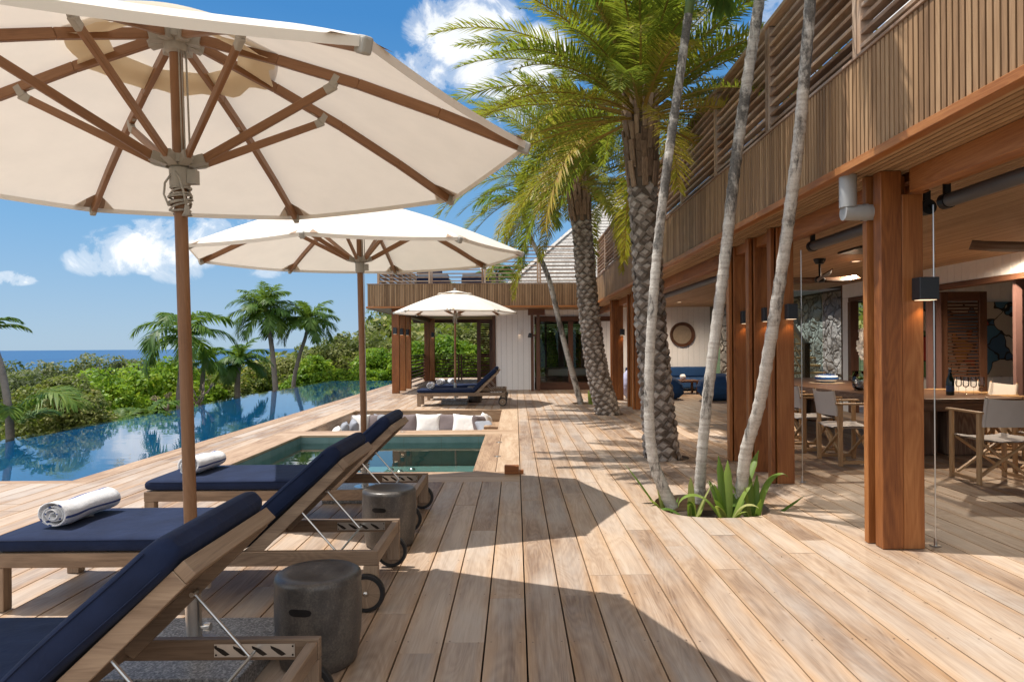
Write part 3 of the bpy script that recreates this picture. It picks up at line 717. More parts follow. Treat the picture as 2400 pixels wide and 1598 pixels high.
# ---------------------------------------------------------------- railings
def louvre_bay(x, y0, y1, z0, z1, name, label, group):
    o = empty(name, (x, (y0 + y1) / 2, z0), 0, label, 'railing', group); ln = y1 - y0
    r_ = MB(); n = 10; hh = z1 - z0
    for i in range(n):
        z = .09 + (hh - .17) * i / (n - 1)
        r_.box((random.uniform(-.004, .004), 0, z), (.088, ln - .10, .026), Matrix.Rotation(R(-9 + random.uniform(-3, 3)), 3, 'Y'), 0, None, 1)
    r_.build('slat_panel', W_SLAT, o, bevel=.003)
    t = MB(); t.bx(-.07, .07, -ln / 2, ln / 2, hh - .0, hh + .04); t.build('top_rail', W_SLAT, o, bevel=.004)
    for s in (-1, 1):
        p = MB(); p.bx(-.045, .045, s * (ln / 2 - .028) - .024, s * (ln / 2 - .028) + .024, 0.0, hh - .002); p.build('post', W_SLAT, o, bevel=.003)
    return o
ybay = [-.25, 1.38, 3.01, 4.66, 6.30, 7.94, 9.58, 11.22, 12.86, 14.5, 16.14, 17.78, 19.42]
for i in range(len(ybay) - 1):
    lab = ['first louvred balustrade bay, mostly above the top edge of the photo', 'second louvred balustrade bay from the near end, cut off above', 'louvred balustrade bay straight above the wide red post', 'louvred balustrade bay behind the two right slim palm trunks', 'louvred balustrade bay left of the middle slim palm trunk',
           'louvred balustrade bay right of the nearest date palm trunk', 'louvred balustrade bay behind the nearest date palm crown', 'louvred balustrade bay just left of the nearest date palm trunk', 'louvred balustrade bay between the two date palms, fourth from the far end', 'louvred balustrade bay between the two date palms, third from the far end', 'louvred balustrade bay right of the farther date palm, second from the end', 'last louvred balustrade bay beside the inner corner of the terrace'][i]
    louvre_bay(FX + .085, ybay[i] + .004, ybay[i + 1] - .004, CLAD1 + .033, 4.31, 'louvred_railing', lab, 'louvred railing bays along the upper terrace')
# thin barred railing over the far fascia
def bar_bay(x0, x1, y, z0, z1, label):
    o = empty('barred_railing', ((x0 + x1) / 2, y, z0), 0, label, 'railing', 'barred railing bays over the far fascia'); hw = (x1 - x0) / 2; hh = z1 - z0
    r_ = MB(); n = 9
    for i in range(n): z = .05 + (hh - .12) * i / (n - .3); r_.bx(-hw + .05, hw - .05, -.012, .012, z, z + .03)
    r_.build('bars', W_SLAT, o)
    t = MB(); t.bx(-hw, hw, -.035, .035, hh - .035, hh); t.build('top_rail', W_SLAT, o)
    for s in (-1, 1): p = MB(); p.bx(s * (hw - .03) - .028, s * (hw - .03) + .028, -.03, .03, 0, hh - .037); p.build('post', W_SLAT, o)
for i, (a, b_, lab) in enumerate(((-4.15, -2.55, 'barred terrace railing bay at the far left roof corner'), (-2.54, -.95, 'barred terrace railing bay above the small far parasol'), (-.94, .72, 'barred terrace railing bay in front of the terrace palm'), (.73, 2.3, 'barred terrace railing bay in front of the shingled roof'))):
    bar_bay(a, b_, FY + .1, CLAD1 + .033, 4.42, lab)
o = empty('slatted_screen', (-4.15, 25, CLAD1 + .033), 0, 'wide slatted side screen on the far left edge of the terrace', 'screen')
r_ = MB()
for i in range(8): r_.box((0, 0, .12 + i * .13), (.10, 8.4, .02), Matrix.Rotation(R(-40), 3, 'Y'), 0, None, 1)
r_.build('slat_panel', W_SLAT, o)
for y in (-4.2, -2.1, 0, 2.1, 4.2): p = MB(); p.bx(-.04, .04, y - .04, y + .04, 0, 1.12); p.build('post', W_SLAT, o)
# low rear railing of the covered terrace
o = empty('rear_railing', (-2.4, 28.8, 0), 0, 'low dark barred railing at the back of the covered terrace', 'railing')
r_ = MB()
for i in range(8): r_.bx(-1.5, 1.5, -.015, .015, .10 + i * .125, .145 + i * .125)
r_.build('bars', W_DARK, o); t = MB(); t.bx(-1.5, 1.5, -.03, .03, 1.06, 1.10); t.build('top_rail', W_DARK, o)
for x in (-1.45, 0, .12, 1.45): p = MB(); p.bx(x - .03, x + .03, -.03, .029, 0, 1.058); p.build('post', W_DARK, o)
o = empty('side_railing', (-4.0, 26.2, 0), 0, 'low dark barred railing between the pavilion posts on the pool side', 'railing')
r_ = MB()
for i in range(8): r_.bx(.2, .23, -2.1, 2.1, .10 + i * .125, .145 + i * .125)
r_.build('bars', W_DARK, o); t = MB(); t.bx(.185, .245, -2.1, 2.1, 1.06, 1.10); t.build('top_rail', W_DARK, o)

# ---------------------------------------------------------------- lamps, pipes, wires
GLOW = emit('lamp_glow', (1.0, .72, .46), 1.4)
def wall_lamp(x, y, z, w, h, d, label, mat=ANTHR, glow=True, power=1.2):
    o = empty('wall_lamp', (x, y, z), 0, label, 'wall lamp', 'box lamps on the posts')
    q = MB(); q.bx(-w / 2, w / 2, -d, -.002, -h / 2, h / 2); q.build('lamp_housing', mat, o, bevel=.003)
    q = MB(); q.bx(-w / 2 + .012, w / 2 - .012, -d + .012, -.014, -h / 2 - .003, -h / 2 - .0005); q.build('lamp_lens', GLOW, o)
    if glow:
        l = bpy.data.lights.new('lamp_light', 'SPOT'); l.energy = power; l.color = (1, .58, .26); l.spot_size = R(105); l.spot_blend = .6; l.shadow_soft_size = .02
        lo = bpy.data.objects.new('lamp_light', l); link(lo, o); lo.location = (0, -d * .5, -h / 2 - .012)
    return o
wall_lamp(2.765, 4.65, 1.77, .13, .15, .10, 'dark box lamp glowing on the wide near post', power=1.4)
wall_lamp(2.755, 6.86, 1.73, .10, .15, .09, 'dark box lamp on the right post of the slim trio', power=.8)
wall_lamp(2.755, 7.51, 1.73, .10, .15, .09, 'dark box lamp on the middle post of the slim trio', power=.8)
wall_lamp(2.755, 8.21, 1.73, .10, .15, .09, 'dark box lamp on the left post of the slim trio', power=.8)
wall_lamp(2.75, 17.6, 1.75, .11, .16, .10, 'dark box lamp on the wide post right of the farther date palm', power=1)
for i, (x, y) in enumerate(((-3.65, 20.75), (-3.65, 21.95), (-3.65, 23.1), (-3.42, 28.3))):
    wall_lamp(x, y, 1.9, .11, .2, .1, ['small black lamp on the leftmost pavilion post', 'small black lamp on the second pavilion post', 'small black lamp on the third pavilion post', 'small black lamp on the rear double pavilion post'][i], glow=False)
wall_lamp(.14, 22.08, 1.86, .10, .16, .08, 'pale box lamp on the white pavilion wall', WHITEP, True, .12)
o = empty('bell_lamp', (.46, 21.4, 1.68), 0, 'small black bell shaped lamp beside the thin pavilion posts', 'lamp')
q = MB(); q.lathe([(.03, .14), (.045, .13), (.075, 0), (.07, 0), (.04, .12)], n=16); q.tube([(.0, 0, .10), (.05, .03, .12), (.09, .06, .1)], .012, 6); q.build('lamp_shade', ANTHR, o, smooth=True)

def along_y(name, label, cat, x, z, r_, y0, y1, mt, group=None):
    q = MB(); q.tube([(x, y0, z), (x, y1, z)], r_, 16)
    o = empty(name, (0, 0, 0), 0, label, cat, group); q.build('roller_tube', mt, o, smooth='auto')
    for y in (y0, y1): e = MB(); e.lathe([(.02, -.03), (.055, -.03), (.055, .03), (.02, .03)], (x, y, z), 14, axis='Y'); e.bx(x - .02, x + .02, y - .015, y + .015, z, z + .12); e.build('bracket', BLACKM, o)
    return o
along_y('screen_roller', 'grey roller tube of the sun screen near the top right corner', 'roller', 2.99, 2.385, .048, .2, 4.72, PIPED, 'rolled up sun screens along the beam')
along_y('screen_roller', 'grey roller tube of the sun screen between the wide post and the slim trio', 'roller', 2.99, 2.385, .048, 4.95, 6.85, PIPED, 'rolled up sun screens along the beam')
along_y('screen_roller', 'grey roller tube of the sun screen left of the slim trio of posts', 'roller', 2.99, 2.385, .048, 8.5, 14.9, PIPED, 'rolled up sun screens along the beam')
for i, (px, py, dd, lab) in enumerate(((2193, 1282, 4.72, 'thin vertical steel cable right of the wide near post'), (1881, 1130, 6.95, 'thin vertical steel cable right of the slim trio of posts'))):
    p = at(px, py, dd); q = MB(); q.tube([(p.x, p.y, 0.0), (p.x, p.y, 2.36)], .0045, 6); q.tube([(p.x, p.y, .0), (p.x, p.y, .06)], .011, 8); q.bx(p.x - .03, p.x + .03, p.y - .02, p.y + .02, 0.002, .008)
    tag(q.build('steel_cable', STEEL), lab, 'cable', 'guide cables of the sun screens')
q = MB()
P0 = at(1997, 415, 4.72); x, z = P0.x, P0.z
q.tube([(x, 4.78, SOF - .003), (x, 4.78, z - .20)], .058, 20); q.tube([(x - .035, 4.78, z - .235), (x + .26, 4.78, z - .235)], .055, 20); q.lathe([(.06, 0), (.06, .03)], (x + .1, 4.78, z - .235), 20, axis='X')
tag(q.build('downpipe', PIPE, smooth='auto'), 'grey rainwater pipe elbow at the top of the wide near post', 'pipe')
sp = MB(); P0 = at(1965, 556, 7.6)
sp.bx(4.35, 4.85, 8.6, 9.2, CEILZ - .03, CEILZ - .001)
tag(sp.build('ceiling_speaker', BLACKM), 'flat dark square panel on the ceiling above the long table', 'speaker', 'dark panels on the ceiling')
sp = MB(); sp.bx(4.4, 4.9, 12.8, 13.5, CEILZ - .03, CEILZ - .001)
tag(sp.build('ceiling_speaker', BLACKM), 'flat dark panel on the ceiling behind the middle slim trunk', 'speaker', 'dark panels on the ceiling')
for i, (px, py) in enumerate(((2355, 582), (2006, 612), (1592, 708))):
    ratio = (CEILZ - CAM_H) * FPX / (812 - py + .007 * (px - 1208) * -1); p = at(px, py, ratio)
    q = MB(); q.lathe([(.085, -.006), (.085, 0), (.06, -.004), (.055, -.002)], (p.x, p.y, CEILZ - .001), 20); q.lathe([(.055, -.004), (0, -.004)], (p.x, p.y, CEILZ - .001), 20, m=1)
    l = bpy.data.lights.new('downlight_beam', 'SPOT'); l.energy = 300; l.color = (1, .80, .58); l.spot_size = R(168); l.spot_blend = .6; l.shadow_soft_size = .05; lo = bpy.data.objects.new('downlight_beam', l); link(lo); lo.location = (p.x, p.y, CEILZ - .03)
    tag(q.build('downlight', [GREYCAST, GLOW]), ['round ceiling downlight at the right edge of the photo', 'round ceiling downlight left of the wide near post', 'round ceiling downlight above the blue sofa'][i], 'downlight', 'recessed ceiling lights')
# ================================================================== parasols
m, nt, b = newmat('granite'); co = objco(nt)
vn = nt.nodes.new('ShaderNodeTexVoronoi'); vn.inputs['Scale'].default_value = 130; L(nt, co, vn.inputs['Vector'])
L(nt, mixc(nt, .55, ramp(nt, vn.outputs['Color'], [(.2, (.035, .035, .038)), (.5, (.17, .17, .17)), (.8, (.52, .51, .49))]), ramp(nt, noise_tex(nt, co, 90, 3), [(.35, (.08, .08, .08)), (.7, (.32, .31, .30))])), b.inputs['Base Color']); b.inputs['Roughness'].default_value = .45
GRANITE = m
def parasol(loc, ang0, tx, ty, label, low_rope=False):
    o = empty('parasol', loc, 0, label, 'parasol', 'cream parasols along the deck')
    ln = lambda p: Vector((p.x + tx * p.z, p.y + ty * p.z, p.z - tx * p.x - ty * p.y))     # the pole leans a little
    RIM, HUBZ, TIPZ = 1.495, 2.77, 2.245
    q = MB(); q.bx(-.32, .32, -.31, .31, .001, .09); q.build('base_slab', GRANITE, o, bevel=.004)
    q = MB(); q.tube([(0, 0, .09), (0, 0, .52)], .034, 20); q.lathe([(.10, .091), (.10, .10), (.04, .102)], n=24)
    for z in (.17, .36): q.lathe([(.0, .075), (.018, .075), (.02, .07), (.02, .05), (.008, .05), (.008, .03)], (0, 0, z), 12, axis='X')
    q.xform(ln).build('base_tube', STEEL, o, smooth='auto')
    q = MB(); q.tube([(0, 0, .5), (0, 0, 1.2), (0, 0, 2.0), (0, 0, 2.77)], .0275, 20); q.xform(ln).build('pole', W_POLE, o, smooth='auto')
    # top hub and runner castings
    q = MB(); q.lathe([(.029, 2.69), (.045, 2.70), (.05, 2.73), (.085, 2.74), (.085, 2.78), (.04, 2.80), (.0, 2.805)], n=16)
    for k in range(8):
        a = ang0 + k * math.pi / 4; q.bar((math.cos(a) * .05, math.sin(a) * .05, HUBZ - .015), (math.cos(a) * .115, math.sin(a) * .115, HUBZ - .03), .04, .05)
    q.xform(ln).build('top_hub', GREYCAST, o, smooth='auto')
    q = MB(); q.lathe([(.029, 2.10), (.040, 2.10), (.043, 2.12), (.043, 2.19), (.038, 2.195), (.038, 2.205), (.075, 2.205), (.075, 2.24), (.03, 2.245)], n=18)
    for k in range(8):
        a = ang0 + k * math.pi / 4; q.bar((math.cos(a) * .05, math.sin(a) * .05, 2.213), (math.cos(a) * .115, math.sin(a) * .115, 2.23), .04, .038)
    q.bx(.04, .078, -.02, .02, 2.12, 2.18)
    q.xform(ln).build('runner', GREYCAST, o, smooth='auto')
    # rope hank hanging under the runner, and the pulley lines
    zt, zl = (.40, .15) if low_rope else (2.13, .11); rp = []
    for i in range(170):
        t = i / 169; a = t * 2 * math.pi * 8.5; rr = .034 + .012 * math.sin(t * math.pi) + .003 * math.sin(i * 1.7)
        rp.append((math.cos(a) * rr, math.sin(a) * rr, zt - .02 - t * zl + .012 * math.sin(a * .5 + t * 5) + .010 * math.cos(a)))
    q = MB(); q.tube(rp, .0048, 6); q.tube([(-.02, -.034, zt + .03), (-.045, -.042, zt - .01), (-.05, -.044, zt - .06), (-.03, -.046, zt - zl)], .0048, 6)
    q.tube([(.0, -.038, zt + .04), (.02, -.046, zt + .01), (.036, -.046, zt - .05), (.044, -.042, zt - zl)], .0048, 6); q.lathe([(.0, .045), (.010, .045), (.012, .02), (.022, .0), (0, 0)], (.046, -.04, zt - zl - .045), 10)
    if low_rope: q.tube([(.04, -.02, 2.12), (.036, -.02, 1.2), (.04, -.025, zt)], .004, 5)
    for (x, y) in ((.035, -.02), (.042, .015), (.03, -.035), (.047, .0)): q.tube([(x, y, 2.23), (x * .9, y * .9, 2.72)], .0035, 5)
    q.xform(ln).build('pull_rope', ROPE, o, smooth=True)
    tips = []
    for k in range(8):
        a = ang0 + k * math.pi / 4; c, s = math.cos(a), math.sin(a)
        rz = lambda r: HUBZ - .02 - (HUBZ - .02 - TIPZ) * (r - .1) / (RIM - .1) + .035 * math.sin(math.pi * (r - .1) / (RIM - .1))
        P = [Vector((c * r, s * r, rz(r))) for r in (.10, .45, .8, 1.15, RIM)]
        q = MB()
        for i in range(4): q.bar(P[i], P[i + 1], .026, .044)
        rb = q.xform(ln).build('rib', W_POLE, o, bevel=.003)
        tp = Vector((c, s, 0)); d = (P[4] - P[3]).normalized()
        q = MB(); q.bar(P[4] - d * .005, P[4] + d * .045, .034, .05); q.xform(ln).build('tip_cap', GREYCAST, rb, bevel=.008, seg=2)
        S0 = Vector((c * .105, s * .105, 2.225)); S1 = Vector((c * .68, s * .68, rz(.68) - .05)); dd = (S1 - S0).normalized()
        q = MB(); q.bar(S0, S1, .020, .036); st = q.xform(ln).build('strut', W_POLE, o, bevel=.003)
        q = MB(); q.bar(S1 - dd * .035, S1 + dd * .02, .024, .038); q.bar(S1 + Vector((c, s, 0)) * .0, S1 + Vector((c * .03, s * .03, .05)), .028, .035); q.bar(S1 + Vector((-c * .05, -s * .05, .045)), S1 + Vector((c * .09, s * .09, .012)), .02, .012)
        q.xform(ln).build('hinge', GREYCAST, st, bevel=.004)
        tips.append((a, rz))
    # canopy cloth: eight panels with a slight sag, and the vented top
    q = MB(); nr, na = 16, 10
    def cz(r): return rz(r) + .027
    for k in range(8):
        a0, a1 = ang0 + k * math.pi / 4, ang0 + (k + 1) * math.pi / 4; P = []
        for i in range(nr + 1):
            r = .33 + (RIM + .035 - .33) * i / nr; row = []
            for j in range(na + 1):
                t = j / na; A = Vector((math.cos(a0), math.sin(a0), 0)) * r; B = Vector((math.cos(a1), math.sin(a1), 0)) * r; p = A.lerp(B, t)
                sag = 4 * t * (1 - t)
                p.z = cz(min(r, RIM + .035)) - .012 * sag * (r / RIM) ** 1.2 + .0015 * math.sin(r * 37 + k) * sag
                if i == nr: p -= Vector((p.x, p.y, 0)).normalized() * .010 * sag
                row.append(p)
            P.append(row)
        q.grid(P)
        P2 = [[p.copy() for p in P[-1]], [p - Vector((0, 0, .028)) - Vector((p.x, p.y, 0)).normalized() * .006 for p in P[-1]]]; q.grid(P2)
    cn = q.xform(ln).build('canopy', CANVAS, o, smooth='auto', weld=True, split=7)
    for k in range(8):         # webbing pockets sewn under the corners
        q = MB(); a = ang0 + k * math.pi / 4; pt = lambda r, da, dz: Vector((math.cos(a + da) * r, math.sin(a + da) * r, cz(r) - dz))
        q.face([pt(1.38, 0, .004), pt(1.50, -.075, .018), pt(1.52, 0, .006), pt(1.50, .075, .018)]); q.xform(ln).build('corner_pocket', WEBBING, cn)
    q = MB()   # tan flap under the vent
    for k in range(8):
        a0, a1 = ang0 + k * math.pi / 4, ang0 + (k + 1) * math.pi / 4; P = []
        for i in range(4):
            row = []
            for j in range(9):
                t = j / 8; r = .27 + (.155 + .012 * math.sin(t * 9 + k * 2)) * i / 3; A = Vector((math.cos(a0), math.sin(a0), 0)) * r; B = Vector((math.cos(a1), math.sin(a1), 0)) * r; p = A.lerp(B, t); p.z = cz(r) - .022 - .012 * i / 3 - .010 * math.sin(t * math.pi * 3 + k) * i / 3; row.append(p)
            P.append(row)
        q.grid(P)
    q.xform(ln).build('vent_flap', CANVAS_TAN, cn, smooth='auto', weld=True)
    q = MB()
    for k in range(8):
        a0, a1 = ang0 + k * math.pi / 4, ang0 + (k + 1) * math.pi / 4; P = []
        for i in range(8):
            row = []
            for j in range(9):
                t = j / 8; r = .005 + .43 * i / 7; A = Vector((math.cos(a0), math.sin(a0), 0)) * r; B = Vector((math.cos(a1), math.sin(a1), 0)) * r; p = A.lerp(B, t)
                p.z = HUBZ + .035 - .22 * r + (.018 * math.sin(t * math.pi) if i == 7 else 0); row.append(p)
            P.append(row)
        q.grid(P)
    q.xform(ln).build('vent_cap', CANVAS, cn, smooth='auto', weld=True, split=7)
    q = MB(); q.lathe([(.03, 2.79), (.034, 2.805), (.02, 2.812), (.036, 2.83), (.03, 2.848), (.0, 2.855)], n=14); q.xform(ln).build('finial', GREYCAST, o, smooth=True)
    return o
parasol((-1.4275, 3.021, 0), R(-1), -.0186, -.0116, 'large cream parasol filling the top left, nearest the camera')
parasol((-1.4256, 6.433, 0), R(-2.5), -.0115, -.0187, 'middle cream parasol whose pole rises in front of the hot tub', True)
parasol((-1.50, 16.92, 0), R(1), .004, -.002, 'small far cream parasol between the pair of far loungers')

# ================================================================== sun loungers
def rounded_slab(mb, x0, x1, y0, y1, z0, z1, rad=.03, nx=14, fn=None):
    """soft cushion: cross-section rounded, ends rounded"""
    P = []; n = 24
    xs = [x0 + (x1 - x0) * (i / nx) for i in range(nx + 1)]
    prof = [(x0 + rad * (1 - math.cos(a)), 1 - (1 - math.sin(a)) * .9) for a in (0, .35, .75, 1.15)] + [(x, 1) for x in xs if x0 + rad < x < x1 - rad] + [(x1 - rad * (1 - math.cos(a)), 1 - (1 - math.sin(a)) * .9) for a in (1.15, .75, .35, 0)]
    for (x, k) in prof:
        row = []; cz = (z0 + z1) / 2; hz = (z1 - z0) / 2; cy = (y0 + y1) / 2; hy = (y1 - y0) / 2 - rad * (1 - k) * .6
        for j in range(n + 1):
            a = 2 * math.pi * j / n; c, s = math.cos(a), math.sin(a); e = .22
            yy = math.copysign(abs(c) ** .16, c) * hy; zz = math.copysign(abs(s) ** .45, s) * hz * (.25 + .75 * k)
            p = Vector((x, cy + yy, cz + zz)); row.append(fn(p) if fn else p)
        P.append(row)
    mb.grid(P)
    for row, rev in ((P[0], 1), (P[-1], 0)): mb.face(row[:-1][::-1] if not rev else row[:-1])
HX, HZ = 1.36, .315; B1 = (1.886, .808)      # hinge and top of the backrest in (x,z)
def lounger():
    o = empty('sun_lounger', (0, 0, 0), 0, 'x', 'sun lounger', 'teak sun loungers with navy cushions')
    W = .70
    q = MB()
    for y in (.0175, W - .0175): q.bx(.0, 2.08, y - .0175, y + .0175, .238, .315)
    q.bx(.001, .04, .036, W - .036, .24, .31); q.bx(2.035, 2.075, .036, W - .036, .24, .306); q.bx(1.33, 1.37, .036, W - .036, .25, .30)
    q.build('frame', W_TEAK, o, bevel=.003)
    q = MB()
    for i in range(14): x = .07 + i * .09; q.bx(x, x + .06, .04, W - .04, .296, .314)
    q.build('seat_slats', W_TEAK, o)
    for (x, y) in ((.04, .035), (.04, W - .035)):
        q = MB(); q.bx(x - .038, x + .038, y - .033, y + .033, .002, .2365); q.build('leg', W_TEAK, o, bevel=.003)
    for y in (.0175, W - .0175):
        q = MB(); q.bx(2.0, 2.079, y - .0185, y + .0185, .06, .2365); q.build('leg', W_TEAK, o, bevel=.003)
    for (yy, sg) in ((-.022, -1), (W + .022, 1)):
        wh = MB(); wh.lathe([(.0, -.014), (.078, -.014), (.078, .014), (.0, .014)], (2.02, yy, .102), 32, axis='Y'); wo = wh.build('wheel', W_TEAK, o, smooth='auto')
        t = MB(); t.lathe([(.077, -.0165), (.094, -.0165), (.1005, -.008), (.1005, .008), (.094, .0165), (.077, .0165)], (2.02, yy, .102), 40, axis='Y'); t.build('tyre', BLACKRUB, wo, smooth='auto')
        h = MB(); h.lathe([(.0, -.024), (.010, -.022), (.013, -.015), (.013, .015), (.010, .022), (.0, .024)], (2.02, yy, .102), 14, axis='Y'); h.build('hub_bolt', STEEL, wo, smooth=True)
    # backrest: two side boards, slats and a top rail
    q = MB(); dl = (Vector((B1[0], B1[1])) - Vector((HX, HZ))).normalized(); nl = Vector((dl.y, -dl.x))
    lo = .070; h0, b1 = Vector((HX, HZ)), Vector(B1)
    outline = [h0 - dl * .03, b1 - dl * .042, b1 - dl * .042 + nl * .055, h0 + nl * lo - dl * .01]
    for y in (.045, W - .045): q.prism([(p.x, p.y) for p in outline], y - .014, y + .014)
    c_ = b1 - dl * .02 + nl * .026; q.bar((c_.x, .031, c_.y), (c_.x, W - .031, c_.y), .04, .052, up=(-nl.x, 0, -nl.y))
    for i in range(10):
        t0 = h0.lerp(b1, (i + .3) / 10.6) + nl * .012; q.bar((t0.x, .06, t0.y), (t0.x, W - .06, t0.y), .05, .016, up=(-nl.x, 0, -nl.y))
    q.build('backrest_frame', W_TEAK, o, bevel=.002)
    # steel prop
    q = MB(); a0 = h0.lerp(b1, .47) + nl * .05
    for y in (.09, W - .09): q.tube([(a0.x, y, a0.y), (1.845, y, .275)], .006, 8); q.lathe([(0, -.02), (.009, -.02), (.009, .02), (0, .02)], (a0.x, y, a0.y), 10, axis='Y')
    q.tube([(1.845, .05, .277), (1.845, W - .05, .277)], .006, 8)
    q.build('prop_bar', STEEL, o, smooth='auto')
    for y, s in ((.0362, 1), (W - .0362, -1)):
        q = MB(); q.bx(1.69, 1.99, y - .0012, y + .0012, .252, .300)
        for x in (1.72, 1.79, 1.86, 1.93):
            q.prism([(x, .262), (x + .012, .256), (x + .028, .262), (x + .004, .280), (x - .03, .294), (x - .028, .284)], y + s * .0008, y + s * .0022, m=1)
        for x in (1.697, 1.983):
            for z in (.26, .292): q.lathe([(0, 0), (.004, 0)], (x, y + s * .0026, z), 8, axis='Y', m=1)
        q.build('rack_plate', [STEEL, DARKGAP], o)
    q = MB(); rounded_slab(q, .0, 1.38, -.005, W + .005, .316, .402, .045); sc_ = q.build('seat_cushion', NAVY, o, smooth=True)
    q = MB(); q.tube([(.045, -.004, .385), (1.33, -.004, .385)], .0028, 5); q.tube([(.02, .03, .385), (.02, W - .03, .385)], .0028, 5); q.build('piping', NAVY, sc_, smooth=True)
    th = .108; LB = (b1 - h0).length
    def bend(p):      # soft plump cushion lying on the sloping backrest
        c = h0 + dl * p.x - nl * (p.z + th / 2 + .003 + .006 * math.sin(p.x * 7)); return Vector((c.x, p.y, c.y))
    q = MB(); rounded_slab(q, .02, LB + .012, .0, W, -th / 2, th / 2, .075, 26, bend); bc = q.build('back_cushion', NAVY, o, smooth=True)
    q = MB()
    for zz in (.034, -.034): q.tube([bend(Vector((.06 + (LB - .11) * i / 24, .0005, zz))) for i in range(25)], .0025, 5)
    q.build('piping', NAVY, bc, smooth=True)
    q = MB(); bp = h0.lerp(b1, .30) + nl * .035
    for y, s in ((.0405, -1), (W - .0405, 1)): q.lathe([(0, s * .003), (.011, s * .002), (.012, -s * .002), (0, -s * .002)], (bp.x, y, bp.y), 12, axis='Y')
    q.build('bolt', STEEL, o)
    return o
LG = lounger()
SPOTS = [(-2.82, 1.88, 'nearest sun lounger, cut by the bottom left corner'), (-2.82, 3.64, 'second sun lounger with a striped towel, left of the nearest stool'),
         (-2.84, 5.20, 'third sun lounger with a towel, beside the hot tub'), (-2.33, 16.1, 'front one of the two far loungers by the small parasol'), (-2.33, 17.95, 'rear one of the two far loungers, by the white pavilion wall')]
for i, (x, y, lab) in enumerate(SPOTS):
    o = LG if i == 0 else copy_tree(LG); o.location = (x, y, 0); o['label'] = lab

# rolled towels
m, nt, b = newmat('towel_cotton'); co = objco(nt)
L(nt, ramp(nt, noise_tex(nt, co, 120, 4), [(.3, (.66, .66, .67)), (.7, (.82, .82, .82))]), b.inputs['Base Color']); b.inputs['Roughness'].default_value = .95; b.inputs['Sheen Weight'].default_value = .4
bump(nt, b, M(nt, 'ADD', noise_tex(nt, co, 420, 2), M(nt, 'MULTIPLY', noise_tex(nt, co, 30, 3), 2.0)), .7, .004); TOWEL = m
STRIPE = fabric('towel_stripe', (.045, .075, .22), 400, .95)
def towel(loc, rz, label, seed=0, ln=.43):
    q = MB(); n = 240; turns = 3.77; rmax = .086; rnd = random.Random(seed); P0 = []; ny = 14
    ph = [rnd.uniform(0, 6) for _ in range(4)]
    def pt(t, y, off):
        a = turns * 2 * math.pi * t; r = .010 + (rmax - .010) * t + off
        w = .010 * math.sin(y * 11 + ph[0] + a * .5) * t + .006 * math.sin(y * 23 + ph[1] + a) * t - .10 * max(0, abs(y) - ln * .42) * t
        return Vector(((r + w) * math.cos(a) * 1.12, y + .012 * math.sin(a * .5 + ph[2]) * (1 if y > 0 else -1), (r + w) * math.sin(a) * .86 + .078))
    ys = [-ln / 2 + ln * j / ny for j in range(ny + 1)]
    for off, fl in ((.0045, 0), (-.0045, 1)):
        for i in range(n):
            t0, t1 = i / n, (i + 1) / n; arc = (t0 ** 2) * 1.0
            mi = 1 if min(abs(t0 - c) for c in (.70, .79, .87, .96)) < .0055 else 0
            for j in range(ny):
                f = [pt(t0, ys[j], off), pt(t0, ys[j + 1], off), pt(t1, ys[j + 1], off), pt(t1, ys[j], off)]
                q.face(f if not fl else f[::-1], None, .5, mi)
    for y in (ys[0], ys[-1]):
        for i in range(n):
            t0, t1 = i / n, (i + 1) / n; mi = 1 if abs((t0 * 9) % 1 - .5) < .06 else 0
            q.face([pt(t0, y, .0045), pt(t1, y, .0045), pt(t1, y, -.0045), pt(t0, y, -.0045)], None, .5, mi)
    o = q.build('rolled_towel', [TOWEL, STRIPE], smooth=True, weld=True); o.location = loc; o.rotation_euler = (0, 0, rz)
    return tag(o, label, 'towel', 'white striped towels on the loungers')
towel((-2.56, 4.02, .399), R(-7), 'rolled white towel with blue stripes on the second lounger', 1)
towel((-2.55, 5.58, .399), R(-8), 'rolled white towel behind the nearest parasol pole on the third lounger', 2)
towel((-2.04, 16.45, .399), R(4), 'rolled towel on the front one of the far loungers', 3)
towel((-2.0, 18.2, .399), R(-4), 'rolled towel on the rear far lounger, left one', 4)
towel((-1.72, 18.45, .399), R(20), 'rolled towel on the rear far lounger, right one', 5, .36)

